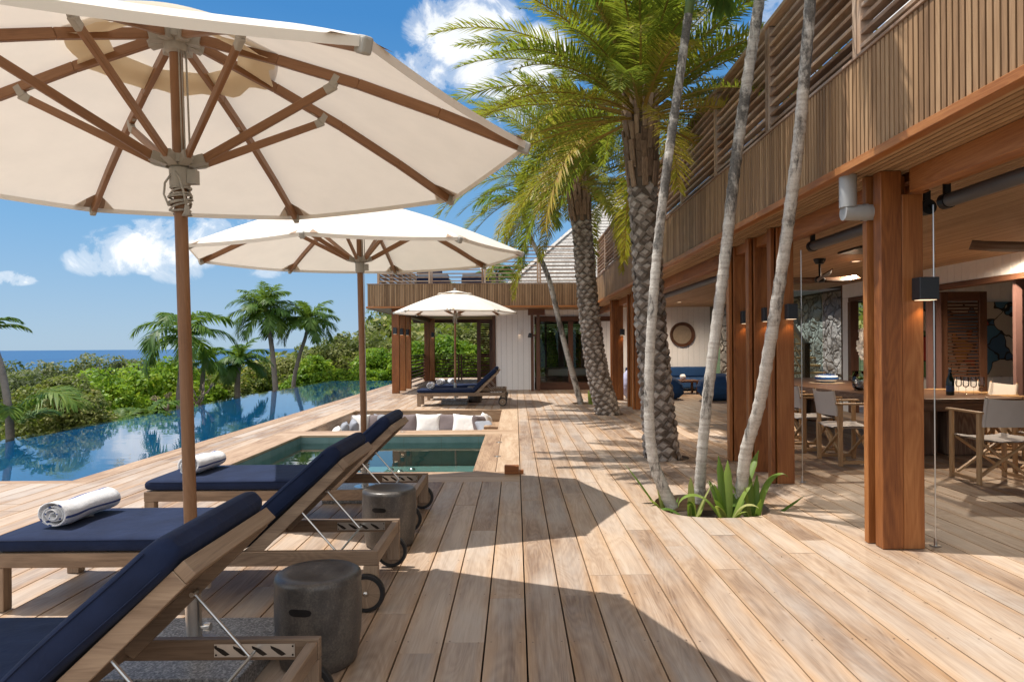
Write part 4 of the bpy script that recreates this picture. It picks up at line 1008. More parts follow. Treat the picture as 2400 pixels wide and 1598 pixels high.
# ceramic stools
m, nt, b = newmat('bronze_glaze'); co = objco(nt); n = noise_tex(nt, scaled(nt, co, (5, 5, 3)), 1, 7, .72, .4); n2_ = noise_tex(nt, co, 120, 3)
L(nt, ramp(nt, M(nt, 'ADD', M(nt, 'MULTIPLY', n, .7), M(nt, 'MULTIPLY', n2_, .3)), [(.34, (.034, .031, .030)), (.50, (.078, .069, .062)), (.68, (.17, .148, .122))]), b.inputs['Base Color'])
L(nt, ramp(nt, n, [(.3, .30), (.7, .5)]), b.inputs['Roughness']); b.inputs['Metallic'].default_value = .15; bump(nt, b, n2_, .25, .003); GLAZE = m
def stool():
    o = empty('ceramic_stool', (0, 0, 0), 0, 'x', 'stool', 'bronze glazed drum stools')
    prof = [(.155, .001), (.166, .012), (.176, .06), (.186, .14), (.190, .22), (.190, .30), (.187, .35), (.190, .375), (.186, .392), (.17, .402), (.13, .400), (.06, .392), (0, .389)]
    q = MB(); q.lathe(prof, n=48); q.build('body', GLAZE, o, smooth=True)
    for ang in (-90, 90):      # black patch painted for the shade inside the hand slot
        q = MB(); P = []; rr = .1912
        for i in range(25):
            t = -1 + 2 * i / 24; ez = .0155 * (1 - abs(t) ** 4) ** .5 + .0002; th = R(ang) + t * .052 / rr
            P.append([(math.cos(th) * rr, math.sin(th) * rr, .285 + s * ez) for s in (-1, 1)])
        q.grid(P); q.build('slot_shade', BLACKM, o)
    return o
ST = stool()
for i, (x, y, rz, lab) in enumerate(((-.89, 3.06, R(-8), 'drum stool with hand slot closest to the camera'), (-.905, 4.86, R(-12), 'drum stool with hand slot behind the second lounger wheels'), (-1.03, 17.25, R(20), 'dark drum stool half hidden between the two far loungers'))):
    o = ST if i == 0 else copy_tree(ST); o.location = (x, y, 0); o.rotation_euler.z = rz; o['label'] = lab
vb = MB(); vb.bx(-.13, .03, 7.48, 7.56, .003, .095); vb.bx(.031, .08, 7.49, 7.55, .003, .045)
tag(vb.build('timber_block', W_RED, bevel=.004), 'small brown timber block on the near corner of the hot tub coping', 'block')
for i, (px, py) in enumerate(((1170, 1037), (1166, 1070), (944, 1012))):
    D_ = 2240 / (py - 812 + .007 * (px - 1208)); p = at(px, py, D_); q = MB(); q.lathe([(.025, .003), (.02, .010), (0, .012)], (p.x, p.y, 0), 12); q.bx(p.x - .045, p.x + .045, p.y - .012, p.y + .012, .003, .012)
    tag(q.build('deck_latch', STEEL), ['small metal latch on the coping right of the hot tub, farther', 'small metal latch on the coping right of the hot tub, nearer', 'small metal latch on the coping between hot tub and lounge'][i], 'latch', 'metal latches on the coping')

# ================================================================== scatter cushions
def pillow_mesh(w, h, t, seed):
    rnd = random.Random(seed); n = 16; q = MB(); ph = [rnd.uniform(0, 6) for _ in range(4)]
    for s in (1, -1):
        P = []
        for i in range(n + 1):
            row = []
            for j in range(n + 1):
                u, v = 2 * i / n - 1, 2 * j / n - 1
                k = max(0, (1 - u ** 4) * (1 - v ** 4)) ** .5
                pin = 1 - .09 * (1 - abs(u) ** 2) * abs(v) ** 3; pin2 = 1 - .09 * (1 - abs(v) ** 2) * abs(u) ** 3
                z = s * t / 2 * k * (1 + .10 * math.sin(3 * u + ph[0]) * math.cos(2.5 * v + ph[1])) + .008 * math.sin(9 * u + 4 * v + ph[2]) * (1 - k)
                row.append((u * w / 2 * pin2, z, v * h / 2 * pin))
            P.append(row if s > 0 else row[::-1])
        q.grid(P)
    return q
def pillow(loc, rx, ry, rz, mt, label, w=.5, h=.48, t=.17, seed=0):
    o = pillow_mesh(w, h, t, seed).build('scatter_cushion', mt, smooth=True, weld=True)
    o.location = loc; o.rotation_euler = (rx, ry, rz); return tag(o, label, 'cushion', 'scatter cushions in the sunken lounge')
PZ = -.20
for i, (px, py, d, mt, w, rx, ry, rz, lab) in enumerate((
    (947, 988, 14.75, PIL_M, .60, 20, 0, 0, 'mauve cushion just right of the third lounger backrest'), (1004, 986, 14.72, PIL_W, .56, 18, 0, 0, 'white cushion between two mauve cushions'),
    (1051, 986, 14.75, PIL_M, .50, 20, 0, 0, 'mauve cushion right of the middle white cushion'), (1093, 987, 14.55, PIL_W, .62, 22, 3, -4, 'big creased white cushion at the right end of the row'),
    (1126, 986, 14.35, PIL_M, .46, 14, 6, 58, 'mauve cushion turned sideways beside the big creased white cushion'), (1143, 987, 14.6, PIL_W, .46, 16, 16, 72, 'white cushion leaning by the timber steps'),
    (1138, 1001, 13.9, PIL_G, .36, 60, 0, 20, 'grey cushion lying low at the right end of the row'), (905, 987, 14.78, PIL_G, .56, 20, 0, 0, 'grey cushion hidden behind the third lounger backrest'),
    (866, 986, 14.78, PIL_M, .54, 20, 0, 0, 'mauve cushion right of the middle parasol pole'), (838, 984, 14.7, PIL_W, .52, 20, 0, 0, 'white cushion at the left rear corner of the lounge'),
    (826, 1001, 13.6, PIL_G, .46, 14, 4, -70, 'grey cushion against the left wall, just left of the parasol pole'), (803, 1000, 13.2, PIL_G, .46, 20, 0, -74, 'grey cushion against the left wall, second from the camera'),
    (783, 1004, 12.5, PIL_W, .44, 26, 0, -72, 'white cushion nearest the camera in the lounge'))):
    p = at(px, py, d); p.z = min(p.z, -.06 - .21); pillow((p.x, p.y, p.z), R(-rx), R(ry), R(rz), mt, lab, w, .48, .18, i)

# ================================================================== dining table, chairs
tb = empty('dining_table', (0, 0, 0), 0, 'long live edge timber dining table under the roof', 'table')
ol = []
for i in range(41): t = i / 40; ol.append((4.50 + .05 * math.sin(t * 9) + .02 * math.sin(t * 37), 8.02 + 5.4 * t))
for i in range(41): t = 1 - i / 40; ol.append((5.92 + .04 * math.sin(t * 8 + 1) + .015 * math.sin(t * 31), 8.02 + 5.4 * t))
q = MB(); q.prism(ol, .70, .75, axis='Z'); q.build('tabletop', W_TABLE, tb, bevel=.008, seg=2)
q = MB()
for side in (ol[:41], ol[41:]):
    sg = -1 if side[0][0] < 5 else 1; P = []
    for (z, o_) in ((.748, .012), (.70, .035), (.66, .02), (.62, -.04)):
        P.append([(x + sg * (o_ + .012 * math.sin(y * 23 + z * 60)), y, z) for (x, y) in side])
    q.grid(P, uvs=5.4)
q.build('bark_edge', BARK_EDGE, tb, smooth=True)
q = MB(); q.bx(4.56, 5.86, 8.03, 8.12, .60, .699); q.bx(4.56, 5.86, 8.13, 13.3, .62, .699); q.build('apron', W_TABLE, tb, bevel=.006)
for (x, y) in ((5.02, 8.75), (5.62, 8.75), (5.02, 12.6), (5.6, 12.6)):
    q = MB(); q.bx(x - .24, x + .24, y - .25, y + .25, .002, .598); q.build('leg', BARK_EDGE, tb, bevel=.03, seg=2)

def director_chair():
    o = empty('director_chair', (0, 0, 0), 0, 'x', 'chair', 'canvas director chairs round the long table')
    hw, hd = .275, .235
    for s in (-1, 1):
        x = s * hw; q = MB()
        q.bx(x - .016, x + .016, hd - .048, hd, .0, .70); q.bx(x - .016, x + .016, -hd, -hd + .048, .0, .70); q.bx(x - .014, x + .014, -hd + .05, hd - .05, .025, .062)
        q.build('side_frame', W_CHAIR, o, bevel=.004)
        q = MB(); q.bx(x - .028, x + .028, -hd - .03, hd + .04, .702, .724); q.build('armrest', W_CHAIR, o, bevel=.007, seg=2)
        q = MB(); q.tube([(x - s * .03, -hd + .03, .30), (x - s * .03, -hd + .005, .55), (x - s * .03, -hd - .045, .875)], .0125, 10); q.build('back_post', W_CHAIR, o, smooth='auto')
    for y in (hd - .07, -hd + .07):
        for s in (-1, 1):
            yy = y + s * .013; q = MB(); q.bar((s * (hw - .02), yy, .07), (-s * (hw - .02), yy, .435), .022, .036, up=(0, 1, 0)); q.build('cross_leg', W_CHAIR, o, bevel=.003)
    q = MB(); P = []
    for zof, rev in ((.018, 0), (-.012, 1)):
        P = []
        for i in range(13):
            u = i / 6 - 1; row = []
            for j in range(9):
                v = j / 4 - 1; k = (1 - u ** 6) * (1 - v ** 6)
                row.append((u * (hw - .005), v * hd, .452 - .03 * (1 - u * u) + zof * (.3 + .7 * k) + .004 * math.sin(9 * u + 5 * v)))
            P.append(row if not rev else row[::-1])
        q.grid(P)
    q.build('seat', SEATPAD, o, smooth=True, weld=True)
    q = MB()
    for off, rev in ((0, 0), (.004, 1)):
        P = []
        for i in range(13):
            u = i / 6 - 1; row = []
            for j in range(7):
                z = .575 + .285 * j / 6 - .018 * (1 - u * u) * (1 if j == 6 else 0); yb = -hd + .0 - .05 * (z - .55) / .32 - .055 * (1 - u ** 2) - off
                row.append((u * (hw - .016), yb, z))
            P.append(row if rev else row[::-1])
        q.grid(P)
    for s in (-1, 1): q.tube([(s * (hw - .03), -hd + .001, .575), (s * (hw - .03), -hd - .046, .86)], .019, 10)
    q.build('back_sling', GREYFAB, o, smooth='auto')
    return o
DC = director_chair()
CH = [(4.845, 6.95, 0, 'canvas chair in front of the table end, nearest the camera at the right edge'), (5.62, 7.1, 0, 'canvas chair at the table end, cut by the right edge of the photo'),
      (3.93, 8.10, -90, 'canvas chair in full view just left of the wide post'), (3.93, 9.08, -90, 'second canvas chair behind the thin steel cable'), (3.93, 10.2, -90, 'third canvas chair seen through the slim trio of posts'), (3.93, 10.95, -90, 'fourth canvas chair, a sliver between the slim posts'), (3.93, 11.55, -90, 'farthest canvas chair, left of the slim trio of posts'),
      (6.30, 9.95, 90, 'pale canvas chair behind the table, left of the bottle'), (6.30, 9.2, 90, 'pale canvas chair behind the four glasses'), (6.30, 8.45, 90, 'pale canvas chair behind the table at the right edge')]
for i, (x, y, rz, lab) in enumerate(CH):
    o = DC if i == 0 else copy_tree(DC); o.location = (x, y, .002); o.rotation_euler.z = R(rz); o['label'] = lab

# bottle and glasses
BOTG, nt, b = newmat('dark_green_glass'); b.inputs['Base Color'].default_value = (.006, .016, .012, 1); b.inputs['Roughness'].default_value = .06
FOIL = plain('dark_foil', (.03, .04, .06), .3, .6, 200, .1, .1); LABELM = plain('bottle_label', (.02, .05, .12), .5, 0, 90, .1, 0)
p = at(2227, 931, 8.6); bt = empty('wine_bottle', (p.x, p.y, .7515), 0, 'dark green wine bottle left of the four glasses', 'bottle')
q = MB(); q.lathe([(0, .0), (.043, .001), (.046, .012), (.046, .165), (.040, .20), (.022, .25), (.0155, .29)], n=28); q.build('glass_body', BOTG, bt, smooth=True)
q = MB(); q.lathe([(.0225, .248), (.0165, .28), (.0158, .325), (.017, .33), (.016, .335), (0, .336)], n=24); q.build('foil', FOIL, bt, smooth=True)
q = MB(); q.lathe([(.0466, .045), (.0466, .12)], n=28); q.build('paper_label', LABELM, bt, smooth=True)
CRYS = glassy('crystal', (.93, .94, .95), 1.5, .0)
def wine_glass():
    o = empty('wine_glass', (0, 0, 0), 0, 'x', 'glass', 'four wine glasses on the long table')
    q = MB(); q.lathe([(.0035, .0915), (.012, .094), (.030, .105), (.036, .125), (.034, .165), (.029, .225)], n=24); q.build('bowl', CRYS, o, smooth=True)
    q = MB(); q.lathe([(.036, .0), (.036, .002), (.008, .006), (.004, .012), (.0035, .05), (.004, .091)], n=20); q.build('stem', CRYS, o, smooth=True); return o
WG = wine_glass()
for i, (px, d, lab) in enumerate(((2247, 8.75, 'wine glass next to the bottle'), (2264, 8.65, 'second wine glass from the bottle'), (2282, 8.6, 'third wine glass from the bottle'), (2301, 8.6, 'wine glass farthest from the bottle'))):
    p = at(px, 930, d); o = WG if i == 0 else copy_tree(WG); o.location = (p.x, p.y, .7515); o['label'] = lab
# striped bowl on a woven mat
CERB, nt, b = newmat('striped_ceramic'); sx = nt.nodes.new('ShaderNodeSeparateXYZ'); L(nt, objco(nt), sx.inputs[0])
L(nt, ramp(nt, M(nt, 'MULTIPLY', sx.outputs[2], 5.0), [(0, (.03, .10, .30)), (.13, (.75, .76, .76)), (.25, (.03, .10, .30)), (.50, (.75, .76, .76)), (.62, (.02, .07, .22))], 'CONSTANT'), b.inputs['Base Color']); b.inputs['Roughness'].default_value = .12
p = at(1937, 890, 11.5); q = MB(); q.lathe([(0, .004), (.10, .004), (.155, .03), (.185, .075), (.18, .11), (.145, .135), (.12, .142), (.125, .13), (.15, .10), (.10, .03), (0, .02)], n=36)
o = q.build('ceramic_bowl', CERB, smooth=True); o.location = (p.x, p.y, .757); tag(o, 'blue and white banded ceramic bowl on a woven mat', 'bowl')
q = MB(); q.lathe([(0, .0), (.27, .0), (.275, .003), (.27, .006), (0, .006)], n=40); o = q.build('woven_mat', plain('jute', (.32, .25, .18), .9, 0, 160, .4, .5)); o.location = (p.x, p.y, .751); tag(o, 'round woven mat under the banded bowl', 'mat')
# glass vase with pebbles and a white orchid
p = at(2016, 904, 9.6); va = empty('glass_vase', (p.x, p.y, .7515), 0, 'clear glass vase half filled with white pebbles', 'vase')
q = MB(); q.lathe([(0, .002), (.07, .003), (.10, .05), (.108, .12), (.10, .27), (.097, .27), (.104, .12), (.095, .055), (.06, .012), (0, .01)], n=32); q.build('vase_body', CRYS, va, smooth=True)
q = MB(); rr = random.Random(4)
for i in range(110):
    a = rr.uniform(0, 6.28); r_ = .088 * math.sqrt(rr.random()); z = rr.uniform(.03, .13); s = rr.uniform(.012, .02); q.lathe([(0, -s * .7), (s * .8, -s * .35), (s, 0), (s * .8, s * .35), (0, s * .7)], (r_ * math.cos(a), r_ * math.sin(a), z), 7)
q.build('pebbles', plain('white_pebble', (.55, .58, .62), .4, 0, 60, .3, .1), va, smooth=True)
GREENL = leafmat('orchid_leaf', [(.2, (.03, .07, .015)), (.8, (.06, .12, .03))], .1)
oc = empty('orchid', (p.x, p.y, .88), 0, 'white orchid spray rising from the glass vase', 'orchid')
q = MB(); q.tube([(0, 0, 0), (.0, .0, .25), (.03, 0, .50), (.05, -.02, .66), (.03, -.03, .74)], .004, 6); q.build('stem', GREENL, oc, smooth=True)
q = MB()
for (a, l) in ((.3, .24), (2.6, .22), (4.2, .2), (5.4, .16)): q.grid([[Vector((math.cos(a) * l * t + math.sin(a) * w_ * (1 - t * t) ** .5, math.sin(a) * l * t - math.cos(a) * w_ * (1 - t * t) ** .5, .02 + .16 * t - .13 * t * t)) for w_ in (-.03, 0, .03)] for t in (0, .25, .5, .75, .98)])
q.build('leaves', GREENL, oc, smooth=True)
PETAL = fabric('white_petal', (.80, .80, .78), 200, .7, .3, .04); rr = random.Random(9)
for i in range(16):
    t = i / 15; c0 = Vector((.05 - .05 * t + rr.uniform(-.045, .045), -.03 + rr.uniform(-.03, .02), .74 - .40 * t + rr.uniform(-.02, .02))); q = MB(); fa = rr.uniform(-.6, .6) - 1.57
    fw = Vector((math.cos(fa), math.sin(fa), rr.uniform(-.3, .1))).normalized(); sx_ = fw.cross(Vector((0, 0, 1))).normalized(); up = sx_.cross(fw)
    for k in range(5):
        a = math.pi / 2 + k * 2 * math.pi / 5; d = sx_ * math.cos(a) + up * math.sin(a); e = fw.cross(d); ww = .026 if k in (1, 4) else .018
        q.face([c0, c0 + d * .022 + e * ww + fw * .004, c0 + d * .045 + e * ww * .6, c0 + d * .048 - e * ww * .6, c0 + d * .022 - e * ww + fw * .004])
    q.build('flower', PETAL, oc)

# ceiling fans
def fan(x, y, rz, label):
    o = empty('ceiling_fan', (x, y, CEILZ), rz, label, 'ceiling fan', 'dark ceiling fans')
    q = MB(); q.lathe([(.0, -.001), (.085, -.001), (.08, -.03), (.055, -.075), (.016, -.08), (.016, -.25), (.05, -.26), (.075, -.29), (.06, -.34), (0, -.35)], n=24); q.build('motor', BLACKM, o, smooth='auto')
    for k in range(3):
        a = k * 2 * math.pi / 3; q = MB(); P = []
        for i in range(12):
            t = i / 11; r_ = .06 + .62 * t; w_ = .03 + .055 * math.sin(min(1, t * 1.25) * math.pi * .8); P.append([Vector((r_ * math.cos(a) - s * w_ * math.sin(a), r_ * math.sin(a) + s * w_ * math.cos(a), -.31 + .035 * s + .05 * t * t)) for s in (-1, -.3, .4, 1)])
        q.grid(P); bl = q.build('blade', W_TABLE, o, smooth=True); sm = bl.modifiers.new('thick', 'SOLIDIFY'); sm.thickness = .012
    return o
p = at(1921, 640, 9.9); fan(p.x, p.y, R(15), 'dark ceiling fan left of the wide near post')
p = at(2290, 600, 9.2); fan(5.2, 6.6, R(40), 'dark ceiling fan with blades crossing the white wall at right')

# folding louvred doors, painting
def louvre_door(x0, x1, y, label):
    o = empty('louvred_door', (x0, y, 0), 0, label, 'door', 'dark louvred folding doors'); w_ = x1 - x0
    q = MB(); q.bx(0, .13, 0, .05, .01, 2.28); q.bx(w_ - .13, w_, 0, .05, .01, 2.28); q.bx(.131, w_ - .131, 0, .05, .01, .2); q.bx(.131, w_ - .131, 0, .05, 2.12, 2.28); q.build('frame', W_DARK, o, bevel=.004)
    q = MB(); z = .23
    while z < 2.1: q.box((w_ / 2, .025, z), (w_ - .262, .05, .01), Matrix.Rotation(R(40), 3, 'X')); z += .056
    q.build('louvres', W_DARK, o); return o
louvre_door(7.22, 8.02, 11.6, 'dark louvred door panel standing behind the bottle and glasses')
jm = MB()
for (x, y) in ((6.95, 11.5), (7.12, 11.55)): jm.bx(x, x + .09, y, y + .06, 0, 2.265)
tag(jm.build('door_jamb', plain('mauve_timber', (.16, .09, .08), .5)), 'pair of upright door edges left of the louvred door', 'door jamb')
jm = MB()
for (x, y) in ((6.93, 9.45), (7.08, 9.55)): jm.bx(x, x + .09, y, y + .06, 0, 2.265)
tag(jm.build('door_jamb', plain('mauve_timber', (.16, .09, .08), .5)), 'pair of upright door edges at the right edge of the photo', 'door jamb')
PAINT, nt, b = newmat('abstract_paint'); co = objco(nt); v1 = nt.nodes.new('ShaderNodeTexVoronoi'); v1.inputs['Scale'].default_value = 2.3
wv = nt.nodes.new('ShaderNodeVectorMath'); wv.operation = 'ADD'; nz = nt.nodes.new('ShaderNodeTexNoise'); nz.inputs['Scale'].default_value = 2; L(nt, co, nz.inputs['Vector']); L(nt, co, wv.inputs[0]); L(nt, nz.outputs['Color'], wv.inputs[1]); L(nt, wv.outputs[0], v1.inputs['Vector'])
v2 = nt.nodes.new('ShaderNodeTexVoronoi'); v2.feature = 'DISTANCE_TO_EDGE'; v2.inputs['Scale'].default_value = 2.3; L(nt, wv.outputs[0], v2.inputs['Vector'])
sc3 = nt.nodes.new('ShaderNodeSeparateColor'); L(nt, v1.outputs['Color'], sc3.inputs[0])
pc = ramp(nt, sc3.outputs[0], [(0, (.04, .10, .18)), (.2, (.45, .40, .33)), (.38, (.08, .15, .06)), (.52, (.40, .20, .04)), (.66, (.30, .03, .02)), (.8, (.05, .14, .22)), (.92, (.5, .46, .4))], 'CONSTANT')
L(nt, mixc(nt, M(nt, 'GREATER_THAN', v2.outputs['Distance'], .035), (.01, .01, .01), pc), b.inputs['Base Color']); b.inputs['Roughness'].default_value = .5
q = MB(); q.bx(7.6, 10.1, 13.21, 13.25, .75, 2.2); tag(q.build('painting', PAINT), 'large abstract painting of colour patches with black outlines on the inner wall', 'painting')

# ---------------- stairwell: rough stone wall, stair, glass
m, nt, b = newmat('rubble_stone'); co = geopos(nt); vr = nt.nodes.new('ShaderNodeTexVoronoi'); vr.inputs['Scale'].default_value = 3.4
nz = nt.nodes.new('ShaderNodeTexNoise'); nz.inputs['Scale'].default_value = 3; L(nt, co, nz.inputs['Vector']); va_ = nt.nodes.new('ShaderNodeVectorMath'); va_.operation = 'MULTIPLY_ADD'; va_.inputs[1].default_value = (.35, .35, .35); L(nt, nz.outputs['Color'], va_.inputs[0]); L(nt, co, va_.inputs[2]); L(nt, va_.outputs[0], vr.inputs['Vector'])
ve = nt.nodes.new('ShaderNodeTexVoronoi'); ve.feature = 'DISTANCE_TO_EDGE'; ve.inputs['Scale'].default_value = 3.4; L(nt, va_.outputs[0], ve.inputs['Vector'])
s3 = nt.nodes.new('ShaderNodeSeparateColor'); L(nt, vr.outputs['Color'], s3.inputs[0])
cc = mixc(nt, .5, ramp(nt, s3.outputs[0], [(0, (.16, .16, .16)), (.5, (.26, .26, .25)), (1, (.40, .38, .35))]), ramp(nt, noise_tex(nt, co, 11, 6, .7), [(.3, (.10, .10, .10)), (.7, (.42, .40, .37))]))
L(nt, mixc(nt, ramp(nt, ve.outputs['Distance'], [(.0, 1), (.05, 0)]), cc, (.07, .065, .06)), b.inputs['Base Color']); b.inputs['Roughness'].default_value = .9
bump(nt, b, M(nt, 'ADD', ramp(nt, ve.outputs['Distance'], [(0, 0), (.12, 1)]), noise_tex(nt, co, 9, 5)), .9, .06); STONE = m
q = MB(); P = []
for i in range(40):
    row = []
    for j in range(40): y = 15.6 + 5.0 * i / 39; z = 3.4 * j / 39; row.append((7.72 + .07 * noise.noise((y * 2.2, z * 2.2, 0)) + .04 * noise.noise((y * 6, z * 6, 3)), y, z))
    P.append(row)
q.grid(P); tag(q.build('stone_wall', STONE), 'rough grey rubble stone wall beside the stairs', 'stone wall')
sw = MB(); sw.bx(6.2, 7.9, 20.62, 20.7, 0, 3.3); tag(sw.build('stair_end_wall', STONE), 'stone end wall closing the stairwell', 'wall')
stc = empty('staircase', (0, 0, 0), 0, 'timber staircase with broad handrail and glass side climbing beside the stone wall', 'staircase')
q = MB()
for k in range(14): q.bx(6.72, 7.62, 16.0 + k * .26, 16.0 + k * .26 + .28, .18 * (k + 1) - .045, .18 * (k + 1))
q.build('treads', W_CHAIR, stc, bevel=.003)
q = MB(); q.bar((6.68, 15.85, .08), (6.68, 19.7, 2.75), .05, .26); q.build('stringer', W_CHAIR, stc)
q = MB(); q.bar((6.68, 15.75, 1.38), (6.68, 19.2, 3.7), .09, .10); q.build('handrail', W_CHAIR, stc)
q = MB(); q.bx(6.62, 6.74, 15.62, 15.74, 0.002, 1.44); q.build('newel_post', W_DARK, stc, bevel=.004)
q = MB(); q.bar((6.68, 15.8, .72), (6.68, 19.6, 3.28), .02, .05); q.bar((6.68, 15.8, 1.02), (6.68, 19.5, 3.5), .02, .05); q.build('side_rail', W_CHAIR, stc)
GLASS2 = glassy('green_glass', (.84, .93, .91), 1.12, 0); q = MB(); q.bx(6.25, 6.98, 15.5, 15.512, 0.01, 2.6); tag(q.build('glass_screen', GLASS2), 'clear glass screen in front of the stairs', 'glass screen')

# ---------------- sitting room at the far end
sf = empty('blue_sofa', (4.9, 21.3, 0), 0, 'low dark blue sofa along the far white wall', 'sofa')
q = MB(); q.bx(-1.4, 1.3, -.45, .5, .08, .40); q.build('seat', BLUEFAB, sf, bevel=.06, seg=3)
q = MB(); q.bx(-1.4, 1.3, .28, .55, .402, .72); q.build('backrest', BLUEFAB, sf, bevel=.06, seg=3)
def soft_lump(rx, ry, rz_, seed, top=.9):
    q = MB(); P = []; rr = random.Random(seed); ph = rr.uniform(0, 6)
    for i in range(17):
        v = i / 16; row = []
        for j in range(25):
            a = 2 * math.pi * j / 24; k = (math.sin(math.pi * min(1, v * .96 + .02)) ** .45) * (1 - .25 * v); w_ = 1 + .05 * math.sin(3 * a + ph + v * 4) + .03 * math.sin(11 * v * 3 + a)
            ca, sa = math.cos(a), math.sin(a); e = .65
            row.append((math.copysign(abs(ca) ** e, ca) * rx * k * w_, math.copysign(abs(sa) ** e, sa) * ry * k * w_, rz_ * v + .002))
        P.append(row)
    q.grid(P); return q
for (x, y, a, b2, c2, mt, nm, lab, cat) in ((4.05, 17.9, .38, .38, .58, BLUEFAB, 'bean_bag', 'blue bean bag seat just right of the nearest date palm trunk', 'bean bag'), (5.15, 17.3, .62, .5, .68, BLUEFAB, 'bean_bag', 'wide blue bean bag behind the middle slim palm trunk', 'bean bag'), (3.06, 18.3, .26, .26, .76, LAVFAB, 'laundry_bag', 'tall lavender fabric bag beside the wide far post', 'bag')):
    o = soft_lump(a, b2, c2, int(x * 10)).build(nm, mt, smooth=True, weld=True); o.location = (x, y, 0); tag(o, lab, cat)
p = at(1600, 784, 22.0); ty = empty('round_tray', (p.x, 22.08, p.z), 0, 'round dark rimmed tray hung on the far white wall', 'wall tray')
q = MB(); q.lathe([(.36, 0), (.40, 0), (.40, -.10), (.385, -.12), (.33, -.06), (.30, -.015)], n=40, axis='Y'); q.build('rim', W_DARK, ty, smooth='auto')
q = MB(); q.lathe([(.32, -.012), (0, -.012)], n=40, axis='Y'); q.build('disc', plain('cane', (.30, .24, .18), .8, 0, 120, .2, .3), ty)
ct = empty('coffee_table', (4.75, 19.8, 0), 0, 'low dark coffee table in front of the blue sofa', 'coffee table')
q = MB(); q.bx(-.5, .5, -.35, .35, .34, .40); q.build('tabletop', W_DARK, ct, bevel=.01)
for (x, y) in ((-.44, -.3), (.44, -.3), (-.44, .3), (.44, .3)): q = MB(); q.bx(x - .03, x + .03, y - .03, y + .03, .002, .338); q.build('leg', W_DARK, ct)
q = MB(); q.lathe([(0, .0), (.06, .002), (.09, .06), (.08, .12), (.05, .16), (.045, .16), (.07, .11)], n=20); o = q.build('white_pot', WHITEP, smooth=True); o.location = (4.85, 19.8, .401); tag(o, 'small white pot on the low coffee table', 'pot')

# ---------------- upper terrace furniture
for i, (x, w_, lab) in enumerate(((-2.85, 1.1, 'dark terrace sofa behind the railing at left'), (-1.35, 1.0, 'dark terrace sofa behind the railing above the small parasol'))):
    o = empty('terrace_sofa', (x, 24.0, CLAD1), 0, lab, 'sofa', 'dark sofas on the upper terrace')
    q = MB(); q.bx(-w_ / 2, w_ / 2, -.45, .45, .02, .50); q.build('base', NAVY, o, bevel=.03, seg=2)
    q = MB(); q.bx(-w_ / 2 + .03, w_ / 2 - .03, -.47, .3, .502, .66); q.build('seat_pad', PIL_G, o, bevel=.05, seg=3)
    if i == 0: q = MB(); q.bx(-w_ / 2 - .1, w_ / 2 - .3, .3, .5, .51, 1.0); q.build('backrest', NAVY, o, bevel=.04, seg=2)
o = pillow((-1.0, 23.9, CLAD1 + .93), R(-15), 0, R(40), PIL_W, 'white round cushion on the terrace sofa above the small parasol', .55, .5, .24, 33); o['group'] = 'cushions on the terrace sofas'
# ================================================================== plants
def unit(v): return v / np.maximum(np.linalg.norm(v, axis=-1, keepdims=True), 1e-9)
def frond(base, az, el, Lf, droop, nl, leafL, lw, vee=.25, hang=.25, start=.16, seed=0, beta0=62, beta1=30, both=True, rw=.02):
    """pinnate frond: returns (leaf quads, rachis quads)"""
    r = np.random.default_rng(seed); n = 24; s = np.linspace(0, 1, n)
    e = el - droop * s ** 1.4; h = np.array([math.cos(az), math.sin(az), 0]); zz = np.array([0, 0, 1.0])
    tan = np.cos(e)[:, None] * h + np.sin(e)[:, None] * zz
    side = np.array([-math.sin(az), math.cos(az), 0]); side = side + zz * r.uniform(-.25, .25); side /= np.linalg.norm(side)
    P = np.vstack([[0, 0, 0], np.cumsum(tan[:-1] * (Lf / (n - 1)), axis=0)]) + np.array(base)
    upn = unit(np.cross(side[None, :], tan) * -1); upn *= np.sign(upn[:, 2:3] + 1e-6) * 0 + 1
    t = np.linspace(start, .995, nl)
    prof = np.interp(t, [start, start + .1, .45, .8, 1.0], [.45, .8, 1.0, .75, .28])
    quads = []
    for sg in ((-1, 1) if both else (1,)):
        tt = np.clip(t + r.uniform(-.006, .006, nl), 0, 1); B = np.stack([np.interp(tt, s, P[:, k]) for k in range(3)], 1)
        T = unit(np.stack([np.interp(tt, s, tan[:, k]) for k in range(3)], 1)); U = unit(np.cross(T, side[None, :])); U *= np.where(U[:, 2:3] < 0, -1, 1)
        be = np.radians(np.interp(tt, [start, 1], [beta0, beta1]) + r.uniform(-7, 7, nl)); v = vee + r.uniform(-.22, .22, nl)
        d = unit(T * np.cos(be)[:, None] + sg * side[None, :] * np.sin(be)[:, None] + U * v[:, None])
        ln = leafL * prof * r.uniform(.82, 1.12, nl); w = lw * r.uniform(.8, 1.2, nl)
        wv = unit(np.cross(d, U)) * w[:, None] / 2; g = np.array([0, 0, -1.0])
        m1 = B + d * (ln * .5)[:, None] + g * (ln * hang * .18)[:, None]; m2 = B + d * (ln * .97)[:, None] + g * (ln * hang * .75)[:, None]
        quads.append(np.stack([B - wv * .6, B + wv * .6, m1 + wv, m1 - wv], 1)); quads.append(np.stack([m1 - wv, m1 + wv, m2 + wv * .12, m2 - wv * .12], 1))
    w_ = np.interp(s, [0, .12, 1], [rw * 1.6, rw, rw * .18])[:, None]; rq = []
    for a in (side[None, :] * w_, upn * w_ * .7): rq.append(np.stack([P[:-1] - a[:-1], P[:-1] + a[:-1], P[1:] + a[1:], P[1:] - a[1:]], 1))
    return np.concatenate(quads), np.concatenate(rq)
